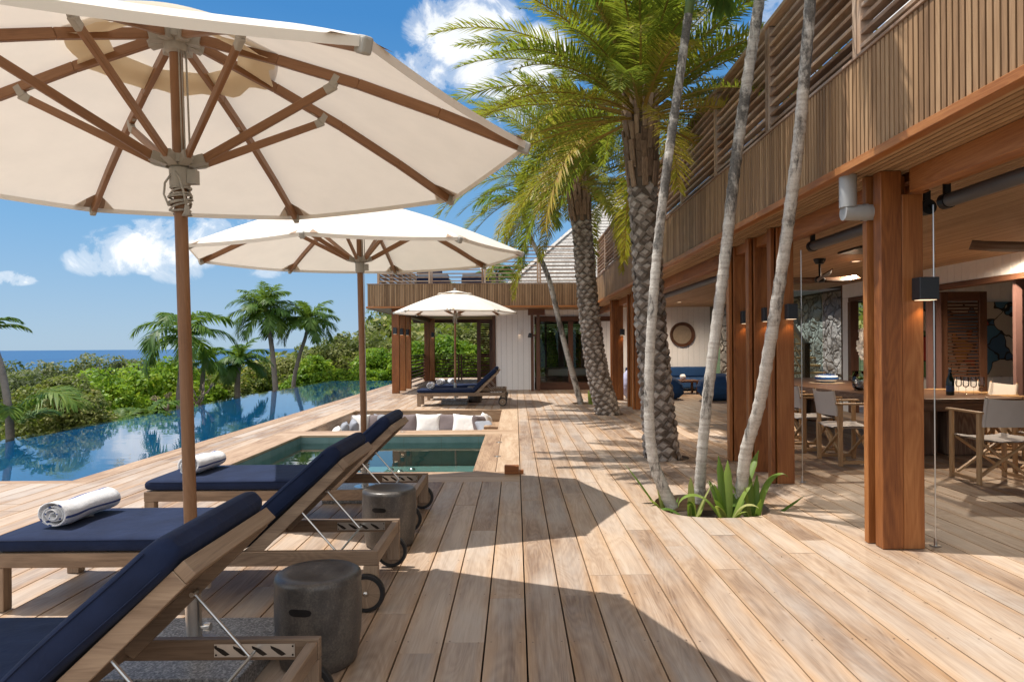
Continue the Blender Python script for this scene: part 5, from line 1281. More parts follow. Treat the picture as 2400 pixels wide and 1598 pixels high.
def crown_obj(name, specs, mats, parent):
    """specs: list of (frond kwargs, rnd centre, rnd spread)"""
    Q, Rn, Mi = [], [], []
    for kw, rc, rs in specs:
        a, b = frond(**kw); r = np.random.default_rng(kw['seed'] + 5)
        Q += [a, b]; Rn += [np.clip(rc + rs * (r.random(len(a)) - .5), 0, 1), np.full(len(b), rc)]; Mi += [np.zeros(len(a), int), np.ones(len(b), int)]
    return quads_obj(name, np.concatenate(Q), mats, parent, np.concatenate(Rn), np.concatenate(Mi))

LEAF_DATE = leafmat('date_leaflet', [(.0, (.045, .08, .018)), (.3, (.115, .15, .026)), (.58, (.25, .24, .03)), (.8, (.42, .32, .034)), (.97, (.38, .22, .07))], .42, .36)
RACHIS = leafmat('date_rachis', [(.0, (.16, .15, .04)), (.6, (.34, .24, .06)), (1, (.40, .22, .05))], .1)
LEAF_PALM = leafmat('palm_leaflet', [(.0, (.035, .085, .02)), (.45, (.085, .165, .03)), (.8, (.19, .25, .035)), (1, (.34, .29, .04))], .42, .34)
RACHIS2 = leafmat('palm_rachis', [(.0, (.10, .15, .04)), (1, (.26, .26, .06))], .1)

m, nt, b = newmat('date_trunk'); co = geopos(nt); rn = attr(nt)
nz = noise_tex(nt, co, 22, 6, .7); fi = noise_tex(nt, scaled(nt, co, (120, 120, 14)), 1, 3, .6)
L(nt, ramp(nt, M(nt, 'ADD', M(nt, 'ADD', M(nt, 'MULTIPLY', nz, .45), M(nt, 'MULTIPLY', fi, .25)), M(nt, 'MULTIPLY', rn, .42)), [(.26, (.075, .06, .052)), (.46, (.23, .19, .16)), (.68, (.41, .355, .31)), (.9, (.53, .47, .42))]), b.inputs['Base Color']); b.inputs['Roughness'].default_value = .9
bump(nt, b, M(nt, 'ADD', nz, fi), .6, .01); DATEBARK = m
DATEGAP = plain('trunk_fibre', (.12, .09, .068), .95, 0, 60, .4, .6)
m, nt, b = newmat('boot_bark'); uv = uvnode(nt); rn = attr(nt); fi = noise_tex(nt, scaled(nt, geopos(nt), (90, 90, 10)), 1, 4, .6)
L(nt, ramp(nt, M(nt, 'ADD', M(nt, 'MULTIPLY', fi, .6), M(nt, 'MULTIPLY', rn, .4)), [(.22, (.07, .042, .028)), (.45, (.24, .155, .10)), (.68, (.42, .29, .19)), (.95, (.48, .17, .04))]), b.inputs['Base Color']); b.inputs['Roughness'].default_value = .85; bump(nt, b, fi, .7, .01); BOOT = m

def spline(pts, n):
    pts = [Vector(p) for p in pts]; out = []
    k = len(pts) - 1
    for i in range(n):
        t = i / (n - 1) * k; j = min(int(t), k - 1); f = t - j
        p0, p1, p2, p3 = pts[max(j - 1, 0)], pts[j], pts[j + 1], pts[min(j + 2, k)]
        out.append(.5 * ((2 * p1) + (p2 - p0) * f + (2 * p0 - 5 * p1 + 4 * p2 - p3) * f * f + (3 * p1 - p0 - 3 * p2 + p3) * f ** 3))
    return out
def date_palm(pts, rads, label, seed, nf=46, Lf=2.5, boots=1.0, low=92, dr=(48, 26)):
    o = empty('date_palm', pts[0], 0, label, 'palm', 'date palms growing through the deck'); p0 = Vector(pts[0])
    loc = [Vector(p) - p0 for p in pts]; S = spline(loc, 60); rr = random.Random(seed)
    rad = [float(np.interp(i / 59 * (len(rads) - 1), range(len(rads)), rads)) for i in range(60)]
    q = MB(); q.tube(S, [r * .90 for r in rad], 20); 
    lens = [0]
    for i in range(1, 60): lens.append(lens[-1] + (S[i] - S[i - 1]).length)
    tot = lens[-1]; q2 = MB(); row = 0; z = .02
    def along(s):
        i = min(58, max(0, int(np.searchsorted(lens, s) - 1))); f = (s - lens[i]) / max(1e-6, lens[i + 1] - lens[i]); f = min(1, max(0, f))
        return S[i].lerp(S[i + 1], f), (S[i + 1] - S[i]).normalized(), rad[i] * (1 - f) + rad[i + 1] * f
    while z < tot - boots:
        c, t, r = along(z); n = max(7, int(6.28 * r / .155)); e1 = t.cross(Vector((0, 1, 0))).normalized(); e2 = t.cross(e1)
        for k in range(n):
            a = 2 * math.pi * (k + .5 * (row % 2) + rr.uniform(-.22, .22)) / n; d = e1 * math.cos(a) + e2 * math.sin(a); w = d.cross(t)
            hw, hh = r * math.pi / n * rr.uniform(.88, 1.2), .066 * rr.uniform(.78, 1.22); tl = w * rr.uniform(-.25, .25); cc = c + t * rr.uniform(-.02, .02)
            out = r * .90; pk = r * rr.uniform(.99, 1.09)
            A = [cc + d * out - w * hw, cc + d * out * .99 - t * hh * 1.1 + tl * .05, cc + d * out + w * hw, cc + d * out + t * hh * 1.1 + tl * .05]
            B_ = [cc + d * pk - w * hw * .55 + t * hh * .22, cc + d * pk * .99 - t * hh * .38, cc + d * pk + w * hw * .55 + t * hh * .22, cc + d * pk * .97 + t * hh * .72]
            cr = rr.random()
            for i in range(4): q2.face([A[i], A[(i + 1) % 4], B_[(i + 1) % 4], B_[i]], None, cr * .55)
            q2.face(B_, None, .4 + cr * .6)
        z += .088; row += 1
    q.build('trunk_core', DATEGAP, o, smooth=True)
    q2.build('trunk', DATEBARK, o, bevel=.011, seg=2)
    q3 = MB(); row = 0
    while z < tot - .02:
        c, t, r = along(z); n = 8; e1 = t.cross(Vector((0, 1, 0))).normalized(); e2 = t.cross(e1); fr = (z - (tot - boots)) / boots
        for k in range(n):
            a = 2 * math.pi * (k + .5 * (row % 2) + rr.uniform(-.1, .1)) / n; d = e1 * math.cos(a) + e2 * math.sin(a); w = d.cross(t)
            ln = rr.uniform(.20, .30); p = c + d * r * .93; top = p + t * ln + d * rr.uniform(.02, .055); wd = .068
            q3.bar(p - t * .05, top, wd * rr.uniform(.8, 1.2), .032, up=d, r=rr.uniform(.0, .6) + .4 * (fr > .55 and rr.random() < .5) * (fr < .95))
        z += .115; row += 1
    q3.build('leaf_bases', BOOT, o, bevel=.008)
    top = loc[-1]; sp = []
    for i in range(nf):
        u = (i + .5) / nf; az = i * 2.39996 + rr.uniform(-.25, .25); el = R(84 - low * u ** 1.05 + rr.uniform(-8, 8)); 
        ln = Lf * rr.uniform(.82, 1.08) * (.62 + .38 * min(1, u * 3.5)); rc = .27 + .32 * rr.random() + (.26 if rr.random() < .28 else 0)
        if u > .93: rc = .8
        b0 = top + Vector((math.cos(az) * .10, math.sin(az) * .10, .12 - .30 * u))
        sp.append((dict(base=tuple(b0), az=az, el=el, Lf=ln, droop=R(dr[0] + dr[1] * rr.random()) * (.55 + .45 * min(1, u * 2)), nl=88, leafL=.38, lw=.0185, vee=.34, hang=.28, start=.17, seed=seed * 100 + i, rw=.017), rc, .38))
    crown_obj('crown', sp, [LEAF_DATE, RACHIS], o)
    # spent seed stalks fanning below the crown
    q = MB()
    for i in range(26):
        az = rr.uniform(0, 6.28); e = rr.uniform(.1, 1.0); l = rr.uniform(.4, .8); b0 = top + Vector((0, 0, -.15)); d = Vector((math.cos(az) * math.cos(e), math.sin(az) * math.cos(e), math.sin(e)))
        q.tube([b0 + d * .1, b0 + d * l * .6 + Vector((0, 0, .05)), b0 + d * l + Vector((0, 0, -.12))], [.012, .009, .004], 5)
    q.build('leaf_stalks', RACHIS, o, smooth=True)
    return o
D1, D2_ = 8.55, 14.0
date_palm([(1.83, 8.55, -.03)] + [tuple(at(x, y, D1)) for (x, y) in ((1541, 950), (1530, 820), (1521, 700), (1514, 560), (1506, 440), (1503, 330), (1502, 250))], [.225, .205, .195, .19, .18, .18, .20, .20], 'nearer date palm with a scaly trunk rising through the deck', 3, 112, 2.75, 1.0, 94)
date_palm([(1.90, 14.0, -.03)] + [tuple(at(x, y, D2_)) for (x, y) in ((1398, 860), (1384, 760), (1374, 660), (1366, 560), (1358, 480), (1352, 425))], [.25, .225, .215, .21, .20, .22, .22], 'farther date palm beside the far terrace, lower drooping crown', 8, 104, 2.75, .8, 102, (54, 28))

# slim ringed trunks
m, nt, b = newmat('pale_palm_bark'); co = geopos(nt); big = noise_tex(nt, scaled(nt, co, (5, 5, 2.2)), 1, 6, .72, .4); sm = noise_tex(nt, co, 60, 5, .7); ring = noise_tex(nt, scaled(nt, co, (2, 2, 34)), 1, 3, .6)
c1 = ramp(nt, M(nt, 'ADD', M(nt, 'MULTIPLY', sm, .45), M(nt, 'MULTIPLY', ring, .55)), [(.32, (.24, .20, .17)), (.5, (.46, .42, .37)), (.66, (.60, .57, .52))])
sepz = nt.nodes.new('ShaderNodeSeparateXYZ'); L(nt, co, sepz.inputs[0])
hf = ramp(nt, M(nt, 'MULTIPLY', sepz.outputs[2], .2), [(.28, 0), (.62, .075)])     # lichen gets denser higher up the stem
L(nt, mixc(nt, ramp(nt, M(nt, 'ADD', big, hf), [(.53, 0), (.62, .9)]), c1, ramp(nt, sm, [(.35, (.03, .027, .025)), (.65, (.13, .115, .10))])), b.inputs['Base Color']); b.inputs['Roughness'].default_value = .85
bump(nt, b, M(nt, 'ADD', ring, sm), .5, .006); PALEBARK = m
SHAFT = plain('green_crownshaft', (.10, .16, .05), .4, 0, 8, .2, .05)
def slim_palm(pts, rads, label, seed, Lf=1.5, nf=9, crown=True, group='slim ringed palms growing through the deck'):
    o = empty('slim_palm', pts[0], 0, label, 'palm', group); p0 = Vector(pts[0]); loc = [Vector(p) - p0 for p in pts]
    n = 150; S = spline(loc, n); rr = random.Random(seed); rad = []; acc = 0; nxt = .1; 
    for i in range(n):
        r = float(np.interp(i / (n - 1) * (len(rads) - 1), range(len(rads)), rads)); 
        if i: acc += (S[i] - S[i - 1]).length
        k = 1 + .03 * rr.uniform(-1, 1)
        if acc > nxt: k = 1.10; nxt += rr.uniform(.09, .17)
        rad.append(r * k)
    q = MB(); q.tube(S, rad, 16); q.build('trunk', PALEBARK, o, smooth=True)
    if crown:
        t = (S[-1] - S[-4]).normalized(); top = S[-1]; q = MB(); q.tube([top - t * .02, top + t * .25, top + t * .55], [rads[-1] * 1.05, rads[-1] * 1.25, rads[-1] * .5], 14); q.build('crownshaft', SHAFT, o, smooth=True); top = top + t * .5
        sp = []
        for i in range(nf):
            az = i * 2 * math.pi / nf + rr.uniform(-.3, .3); el = R(rr.uniform(25, 70)); sp.append((dict(base=tuple(top), az=az, el=el, Lf=Lf * rr.uniform(.85, 1.1), droop=R(rr.uniform(75, 115)), nl=46, leafL=.42, lw=.036, vee=.15, hang=.55, start=.2, seed=seed * 50 + i, rw=.014), .3 + .25 * rr.random(), .3))
        crown_obj('crown', sp, [LEAF_PALM, RACHIS2], o)
    return o
slim_palm([(1.37, 6.0, -.03)] + [tuple(at(x, y, 6.0)) for (x, y) in ((1530, 1070), (1521, 900), (1535, 652), (1559, 428), (1590, 204), (1614, 30))], [.056, .048, .042, .041, .040, .038, .036], 'leftmost slim palm trunk, crossing in front of the nearer date palm', 21, 1.25, 8)
slim_palm([(1.66, 6.2, -.03)] + [tuple(at(x, y, d)) for (x, y, d) in ((1644, 1080, 6.15), (1656, 950, 6.1), (1677, 780, 6.05), (1700, 600, 6.0), (1722, 400, 5.95), (1745, 230, 5.9), (1768, 80, 5.8), (1785, -40, 5.75), (1800, -190, 5.65))], [.053, .047, .046, .046, .047, .047, .046, .045, .043, .04], 'middle slim palm trunk with dark lichen high up', 22, 1.35, 7)
slim_palm([(1.93, 5.9, -.03)] + [tuple(at(x, y, d)) for (x, y, d) in ((1748, 1060, 5.75), (1779, 950, 5.6), (1809, 780, 5.4), (1834, 620, 5.25), (1857, 450, 5.1), (1875, 300, 5.0), (1890, 120, 4.9), (1899, 0, 4.85), (1906, -170, 4.8))], [.052, .049, .047, .045, .044, .043, .041, .040, .038, .036], 'rightmost slim palm trunk, leaning towards the red posts', 23, 1.3, 7)
slim_palm([(1.60, 16.7, -.03)] + [tuple(at(x, y, 16.6)) for (x, y) in ((1335, 850), (1312, 760), (1288, 660), (1264, 600), (1243, 558), (1236, 535))], [.075, .065, .06, .06, .058, .056, .055], 'thin leaning palm in front of the far glass door', 24, 1.5, 8, True)
slim_palm([(1.95, 16.95, -.03)] + [tuple(at(x, y, 16.9)) for (x, y) in ((1398, 800), (1386, 700), (1370, 620), (1352, 545), (1343, 500))], [.08, .075, .07, .07, .065, .06], 'thin palm trunk half hidden left of the farther date palm', 25, 1.5, 8, True)

# strap leaved lilies in the planting holes
LILY = leafmat('lily_leaf', [(.0, (.08, .16, .03)), (.5, (.18, .28, .05)), (.85, (.34, .38, .10)), (1, (.46, .44, .2))], .35, .35)
def lily(x, y, straps, label, seed):
    o = empty('lily_plant', (x, y, -.15), 0, label, 'lily', 'strap leaved lilies in the round planting hole'); rr = random.Random(seed)
    for (az, ln, el, bend, w) in straps:
        q = MB(); P = []; c = Vector((0, 0, 0)); e = R(el); h = Vector((math.cos(R(az)), math.sin(R(az)), 0)); sd = Vector((-h.y, h.x, 0)); n = 16
        for i in range(n + 1):
            t = i / n; ww = w * (.75 + .5 * math.sin(math.pi * min(1, t * 1.1)) if t < .8 else (1 - t) / .2 * .95 + .06) * .5
            d = h * math.cos(e) + Vector((0, 0, math.sin(e))); up = sd.cross(d)
            P.append([c - sd * ww + up * ww * -.45 * (-1), c, c + sd * ww + up * ww * .45]); c = c + d * (ln / n); e -= R(bend) * (2.2 * t ** 1.5) / n * 1.4
        q.grid(P, r=rr.random()); ob = q.build('leaf', LILY, o, smooth=True)
    return o
def many(seed, n, l0, l1, w=.052):
    rr = random.Random(seed); return tuple((rr.uniform(0, 360), rr.uniform(l0, l1), rr.uniform(52, 84), rr.choice((8, 15, 30, 60, 110)), w * rr.uniform(.8, 1.15)) for _ in range(n))
lily(1.33, 6.05, ((172, .62, 56, 8, .05), (120, .34, 75, 20, .05), (205, .3, 62, 60, .05)) + many(31, 1, .22, .36), 'few strap leaves leaning left of the leftmost slim trunk', 1)
lily(1.50, 5.84, ((-20, .42, 70, 15, .055), (80, .42, 78, 10, .05), (175, .40, 48, 120, .055), (250, .34, 70, 60, .05)) + many(32, 2, .26, .44), 'small green lily between the left and middle slim trunks', 2)
lily(1.77, 5.72, ((110, .62, 82, 12, .072), (72, .58, 84, 8, .065), (38, .78, 58, 16, .082), (10, .48, 70, 40, .06), (182, .64, 62, 150, .065), (150, .44, 75, 30, .06), (220, .36, 70, 50, .055), (300, .3, 60, 60, .05), (60, .46, 68, 120, .065)) + many(33, 4, .3, .52, .056), 'large leafy lily at the foot of the middle slim trunk', 3)
lily(2.0, 5.74, ((25, .70, 78, 125, .06), (5, .52, 34, 8, .045), (100, .5, 82, 15, .055), (160, .40, 62, 160, .06), (60, .46, 80, 20, .05), (280, .3, 75, 20, .045)) + many(34, 2, .26, .46), 'lily with a drooping leaf right of the rightmost slim trunk', 4)
lily(1.84, 16.6, ((110, .5, 80, 30, .09), (60, .36, 75, 60, .08), (0, .26, 60, 80, .07)), 'pale lily shoot at the foot of the far leaning palm', 5)['group'] = 'lilies by the far palms'

# ---------------------------------------------------------------- garden palms beyond the pool
GREYBARK = plain('grey_palm_bark', (.20, .17, .15), .9, 0, 18, .35, .5)
def garden_palm(px, py, D, pts_px, rad, label, seed, Lf, nf, hang=.6, lw=.05, elr=(0, 75), dr=(75, 120), base_z=None, shaft=True):
    top = at(px, py, D); P = [at(x, y, D) for (x, y) in pts_px]; b0 = P[0].copy()
    gzv = ground_z(b0.x, b0.y) - .3 if base_z is None else base_z
    base = Vector((b0.x + .15, b0.y, gzv)); o = empty('garden_palm', base, 0, label, 'palm', 'garden palms beyond the pool'); rr = random.Random(seed)
    S = spline([Vector((0, 0, 0))] + [p - base for p in P] + [top - base], 40); q = MB(); q.tube(S, [rad * (1.25 - .45 * i / 39) * (1 + .04 * (i % 2)) for i in range(40)], 12); q.build('trunk', GREYBARK, o, smooth=True)
    sp = []
    for i in range(nf):
        u = (i + .5) / nf; az = i * 2.39996 + rr.uniform(-.3, .3); el = R(elr[1] - (elr[1] - elr[0]) * u + rr.uniform(-8, 8))
        sp.append((dict(base=tuple(top - base), az=az, el=el, Lf=Lf * rr.uniform(.85, 1.1), droop=R(rr.uniform(*dr)), nl=40, leafL=Lf * .36, lw=lw, vee=.05, hang=hang, start=.14, seed=seed * 70 + i, rw=.02), .25 + .35 * rr.random(), .35))
    crown_obj('crown', sp, [LEAF_PALM, RACHIS2], o); return o
garden_palm(623, 730, 30, ((646, 915), (640, 840), (632, 780)), .105, 'tallest garden palm beyond the pool, full round crown', 41, 1.7, 30, .5, .05, (-25, 85), (60, 105))
garden_palm(723, 752, 31, ((688, 908), (700, 840), (716, 790)), .085, 'leaning garden palm right of the tallest one', 42, 1.6, 22, .5, .05, (-20, 80), (60, 110))
garden_palm(432, 790, 19, ((421, 950), (422, 900), (428, 840)), .075, 'garden palm behind the nearest parasol pole, two long drooping fronds', 43, 1.5, 13, .6, .05, (0, 75), (90, 130))
garden_palm(560, 850, 23, ((557, 930), (557, 890)), .09, 'short garden palm with a low crown, left of the tallest one', 44, 1.15, 18, .5, .045, (-15, 80), (65, 110))
garden_palm(478, 850, 21, ((470, 960), (474, 900)), .07, 'small yellowish garden palm just right of the nearest parasol pole', 45, 1.0, 8, .4)
garden_palm(-28, 775, 11.6, ((26, 1045), (20, 960), (2, 860)), .058, 'palm at the left edge of the photo with a grey trunk', 46, .62, 5, .5, .035, (5, 65), (70, 110), -1.6)
def frond_clump(px, py, D, specs, label, seed):
    b0 = at(px, py, D); o = empty('palm_clump', b0, 0, label, 'palm clump', 'low palm fronds along the pool edge'); sp = []
    for i, (az, el, ln, dr, rc) in enumerate(specs): sp.append((dict(base=(0, 0, 0), az=R(az), el=R(el), Lf=ln, droop=R(dr), nl=44, leafL=ln * .40, lw=.036, vee=.10, hang=.45, start=.2, seed=seed * 30 + i, rw=.014), rc, .3))
    crown_obj('fronds', sp, [LEAF_PALM, RACHIS2], o); q = MB(); q.tube([(0, 0, -1.2), (0, 0, -.4), (0, 0, .05)], [.07, .06, .05], 10); q.build('stem', GREYBARK, o, smooth=True); return o
frond_clump(26, 1010, 11.9, ((-10, 66, 1.65, 115, .75), (25, 74, 1.35, 100, .68), (150, 60, 1.0, 90, .6), (-55, 60, 1.2, 100, .65), (200, 40, .8, 70, .4), (60, 50, .9, 80, .5)), 'big bright arching fronds near the left edge of the photo', 51)
frond_clump(283, 1000, 15.2, ((0, 45, .7, 60, .55), (60, 60, .7, 70, .5), (180, 45, .7, 60, .5), (120, 65, .6, 60, .5), (-40, 30, .6, 60, .5), (220, 25, .6, 50, .55)), 'low spiky fronds at the pool edge, left one', 52)
frond_clump(345, 975, 15.6, ((10, 50, .9, 75, .6), (-20, 30, .7, 60, .5), (170, 35, .8, 70, .55), (70, 60, .7, 70, .5)), 'low arching fronds at the pool edge, left of the nearest parasol pole', 53)
# bare branching shrub beside the pole
o = empty('bare_branched_tree', at(455, 985, 18), 0, 'bare grey branched tree just right of the nearest parasol pole', 'tree'); rr = random.Random(12); q = MB()
def grow(p, d, ln, r, k):
    e = p + d * ln; q.tube([p, p.lerp(e, .5) + Vector((rr.uniform(-.03, .03), 0, rr.uniform(-.03, .03))), e], [r, r * .85, r * .7], 7)
    if k: 
        for i in range(2 if k > 1 else 3): grow(e, (d + Vector((rr.uniform(-.8, .8), rr.uniform(-.6, .6), rr.uniform(-.2, .5)))).normalized(), ln * rr.uniform(.6, .85), r * .68, k - 1)
grow(Vector((0, 0, -.5)), Vector((.1, 0, 1)).normalized(), .55, .05, 4); grow(Vector((-.25, 0, -.4)), Vector((-.5, 0, .8)).normalized(), .45, .04, 4); q.build('branches', plain('bare_bark', (.22, .16, .12), .9, 0, 30, .3, .4), o, smooth=True)

# ---------------------------------------------------------------- shrubs, thicket, woodland
BRIGHT = leafmat('bright_leaf', [(.0, (.05, .125, .010)), (.4, (.14, .27, .016)), (.75, (.28, .40, .024)), (1, (.42, .42, .04))], .42, .36)
OLIVE = leafmat('olive_leaf', [(.0, (.04, .06, .016)), (.45, (.155, .175, .045)), (.8, (.27, .26, .075)), (1, (.34, .27, .09))], .32, .45)
GREYG = leafmat('grey_green_leaf', [(.0, (.045, .065, .028)), (.5, (.13, .155, .07)), (1, (.27, .26, .14))], .3, .5)
MIXED = leafmat('mixed_leaf', [(.0, (.03, .055, .010)), (.4, (.08, .12, .02)), (.72, (.18, .20, .035)), (.92, (.36, .28, .045)), (1, (.32, .17, .06))], .35, .45)
TWIG = plain('twig_bark', (.13, .10, .075), .9, 0, 30, .3, .3)
def leaf_quads(cen, nrm, size, r, aspect=.55):
    n = len(cen); a = unit(np.cross(nrm, r.normal(size=(n, 3)))); b = np.cross(nrm, a); s = size[:, None]
    return np.stack([cen - a * s, cen + b * s * aspect + nrm * s * .15, cen + a * s, cen - b * s * aspect + nrm * s * .15], 1)
def lobes_to_quads(lobes, n, ls, r, inner=.45, updroop=.35):
    C = np.array([l[0] for l in lobes], float); Rd = np.array([l[1] for l in lobes], float); w = (Rd[:, 0] * Rd[:, 1] + Rd[:, 0] * Rd[:, 2]); k = r.choice(len(lobes), n, p=w / w.sum())
    d = unit(r.normal(size=(n, 3))); d[:, 2] = np.where(d[:, 2] < -.35, -d[:, 2], d[:, 2]); rad = 1 - np.abs(r.normal(size=n)) * (1 - inner) * .42
    rad *= 1 + .10 * np.sin(d[:, 0] * 9 + k) * np.sin(d[:, 1] * 8) + .10 * np.sin(d[:, 2] * 11 + k)
    P = C[k] + d * Rd[k] * rad[:, None]; nr = unit(d * .9 + np.array([0, 0, updroop]) + r.normal(size=(n, 3)) * .55)
    q = leaf_quads(P, nr, ls * r.uniform(.7, 1.3, n), r)
    rn = np.clip(.42 + .22 * np.sin(P[:, 0] * 2.1 + k * 1.7) * np.sin(P[:, 1] * 1.9 + k) + .16 * np.sin(P[:, 2] * 3.1) + r.normal(size=n) * .17, 0, 1); return q, rn
def shrub(px, ytop, D, hw, mt, label, seed, n=4500, ls=.085, group='shrubs beyond the pool', depth=None, base=None, name='shrub', cat='shrub', nlobe=11):
    t = at(px, ytop, D); gz_ = ground_z(t.x, t.y) - .1 if base is None else base; H = t.z - gz_; o = empty(name, (t.x, t.y, gz_), 0, label, cat, group); r = np.random.default_rng(seed); dp = depth or hw * .8; lobes = []
    for i in range(nlobe):
        a = r.uniform(0, 6.28); q_ = math.sqrt(r.random()) * .72; hz = H * (.28 + .52 * (1 - q_ ** 2) * r.uniform(.6, 1.05)); rr_ = hw * r.uniform(.30, .46)
        lobes.append(((math.cos(a) * hw * q_, math.sin(a) * dp * q_, min(hz, H - rr_ * .75)), (rr_, rr_ * .95, rr_ * .78)))
    lobes.append(((0, 0, H - hw * .32), (hw * .42, hw * .4, hw * .32))); lobes.append(((0, 0, H * .38), (hw * .8, dp * .8, H * .36)))
    for i in range(26):      # ragged sprigs standing out of the outline
        l = lobes[r.integers(0, nlobe)]; d = unit(r.normal(size=3)); d[2] = abs(d[2]); k_ = hw * r.uniform(.07, .15)
        pz = l[0][2] + d[2] * l[1][2]; lobes.append(((l[0][0] + d[0] * l[1][0], l[0][1] + d[1] * l[1][1], min(pz, H - k_ * .5)), (k_, k_, k_ * 1.2)))
    q, rn = lobes_to_quads(lobes, int(n * 1.5), ls * .84, r); quads_obj('crown', q, mt, o, rn)
    tk = MB(); rr2 = random.Random(seed)
    for i in range(4):
        l = lobes[i][0]; tk.tube([(rr2.uniform(-.1, .1), rr2.uniform(-.1, .1), -.2), (l[0] * .4, l[1] * .4, l[2] * .5), l], [.07, .05, .02], 7)
    tk.build('trunk', TWIG, o, smooth=True); return o
shrub(330, 852, 20.5, 2.3, BRIGHT, 'bright green broad leaved shrub left of the nearest parasol pole', 61, 9000, .085)
shrub(230, 866, 18.5, 1.7, BRIGHT, 'bright green shrub at the left end of the leafy hedge', 62, 6500, .085)
shrub(420, 852, 23, 1.9, BRIGHT, 'bright green shrub behind the nearest parasol pole', 63, 6000, .09)
shrub(160, 880, 14.2, 1.35, OLIVE, 'dark olive tree at the pool edge near the left side', 64, 8000, .055, name='small_tree', cat='tree')
shrub(75, 905, 15.5, 1.3, MIXED, 'yellow green shrub behind the bright arching fronds', 65, 6000, .06)
shrub(215, 925, 13.8, .8, OLIVE, 'small pale shrub at the pool edge right of the olive tree', 66, 4500, .05)
shrub(225, 833, 36, 3.8, GREYG, 'grey green spreading tree top against the sea', 67, 7000, .12, name='small_tree', cat='tree')
shrub(60, 868, 30, 2.6, GREYG, 'grey green scrub at the left edge below the sea', 68, 6000, .11)
shrub(110, 846, 33, 3.2, GREYG, 'grey green scrub right of the left edge palm, below the sea', 83, 6500, .11)
shrub(335, 841, 37, 3.4, GREYG, 'grey green scrub rising behind the bright hedge', 84, 6500, .12)
shrub(415, 842, 40, 3.4, OLIVE, 'olive scrub against the sea behind the nearest parasol pole', 85, 6500, .12)
shrub(15, 845, 36, 3.0, GREYG, 'dry grey scrub at the left edge just under the horizon', 86, 5500, .12)
shrub(505, 868, 25, 1.6, MIXED, 'yellowish shrub between the small palms', 69, 6000, .075)
shrub(600, 850, 33, 2.2, MIXED, 'mixed green shrub below the tallest garden palm', 70, 6000, .095)
shrub(672, 838, 36, 2.2, OLIVE, 'olive scrub between the two tall garden palms', 71, 6000, .10)
shrub(735, 832, 33, 1.7, BRIGHT, 'dark green shrub just right of the leaning garden palm', 72, 5500, .09)
shrub(790, 790, 37, 3.1, OLIVE, 'tall olive tree left of the middle parasol pole', 73, 9000, .11, name='small_tree', cat='tree')
shrub(862, 776, 39, 2.8, OLIVE, 'tall olive tree right of the middle parasol pole', 74, 8000, .11, name='small_tree', cat='tree')
shrub(780, 868, 31, 1.5, BRIGHT, 'low bright shrub at the far pool edge left of the middle parasol pole', 75, 5000, .085)
shrub(880, 815, 33, 1.9, BRIGHT, 'bright green shrub between the middle parasol pole and pavilion posts', 76, 7000, .09)
shrub(850, 862, 31.3, 1.2, BRIGHT, 'low bright shrub at the far pool end', 77, 4500, .085)
shrub(975, 800, 32.5, 1.6, BRIGHT, 'leafy green shrub seen between the pavilion posts', 78, 6500, .09, 'shrubs behind the pavilion')
shrub(1045, 785, 33, 2.0, BRIGHT, 'bright leafy shrub behind the small parasol pole', 79, 8500, .09, 'shrubs behind the pavilion')
shrub(1110, 808, 33, 1.7, BRIGHT, 'bright leafy shrub left of the louvred shutter', 80, 7000, .09, 'shrubs behind the pavilion')
shrub(1105, 770, 42, 2.4, OLIVE, 'yellowish olive tree rising behind the louvred shutter', 81, 6500, .11, 'shrubs behind the pavilion', name='small_tree', cat='tree')
shrub(1290, 765, 34.5, 2.9, BRIGHT, 'bright greenery seen through the glass door and louvres', 82, 8000, .10, 'shrubs behind the pavilion')

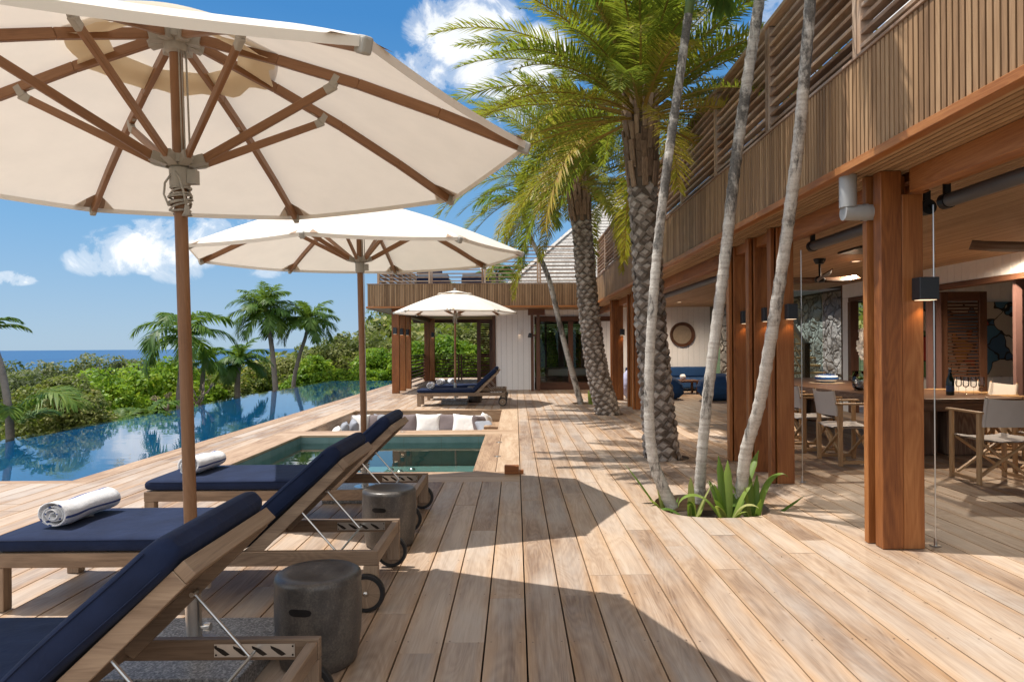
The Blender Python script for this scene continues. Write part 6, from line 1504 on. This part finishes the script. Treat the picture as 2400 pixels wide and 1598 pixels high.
def mass(name, label, mt, spots, per, ls, rr_, seed, zsq=.75):
    r = np.random.default_rng(seed); Q, Rn = [], []
    for (x, y, s) in spots:
        R_ = rr_ * s; z = ground_z(x, y) + R_ * .35; lob = [((x + r.normal() * R_ * .4, y + r.normal() * R_ * .4, z + r.random() * R_ * .4), (R_ * r.uniform(.55, .85),) * 2 + (R_ * r.uniform(.5, .8) * zsq,)) for _ in range(3)]
        q, rn = lobes_to_quads(lob, per, ls * s ** .5, r); Q.append(q); Rn.append(np.clip(rn + r.normal() * .16, 0, 1))
    return tag(quads_obj(name, np.concatenate(Q), mt, None, np.concatenate(Rn)), label, 'thicket', kind='stuff')
r_ = np.random.default_rng(5)
near = [(r_.uniform(-15, -8.9), r_.uniform(7, 31), r_.uniform(.7, 1.2)) for _ in range(130)]
mass('near_thicket', 'tangled low shrubs in the strip directly below the pool edge', MIXED, near, 420, .06, 1.0, 91)
mid = [(x, y, s) for x, y, s in ((r_.uniform(-34, -11), r_.uniform(14, 48), r_.uniform(.8, 1.3)) for _ in range(330)) if x < -11 - (y - 20) * .05]
mass('garden_thicket', 'dense green thicket spreading from the garden towards the sea', MIXED, mid, 230, .13, 1.25, 92)
far = []
while len(far) < 760:
    x, y = r_.uniform(-110, 75), r_.uniform(40, 150)
    if x > -.02 * y - 8 and y < 48: continue
    if -13 < x < 14 and y < 47: continue
    far.append((x, y, r_.uniform(.8, 1.5)))
mass('hillside_woodland', 'olive and yellow scrub woodland covering the hillside', OLIVE, far, 150, .30, 2.2, 93)
# potted palm on the terrace, behind the bars
frond_clump(1165, 645, 25, tuple((a, 50 + 25 * math.sin(a), 1.0, 85, .5) for a in range(0, 360, 30)), 'bushy palm on the upper terrace left of the shingled roof', 55)['group'] = 'terrace plants'

# a few fallen leaves and bits on the deck
q = MB(); rr = random.Random(77)
for i in range(22):
    x, y = rr.uniform(.3, 3.0), rr.uniform(3.2, 9.5)
    if any(abs(x - h[0]) < h[2] + .05 and abs(y - h[1]) < h[3] + .05 for h in HOLES): continue
    a = rr.uniform(0, 6.28); l, w = rr.uniform(.008, .022), rr.uniform(.003, .005); c, s = math.cos(a), math.sin(a)
    q.face([(x - c * l, y - s * l, .004), (x + s * w, y - c * w, .006), (x + c * l, y + s * l, .010), (x - s * w, y + c * w, .006)])
tag(q.build('fallen_leaflets', plain('dry_leaf', (.14, .085, .035), .8, 0, 40, .5, .1)), 'small dry leaflets scattered on the planks', 'leaf litter', kind='stuff')
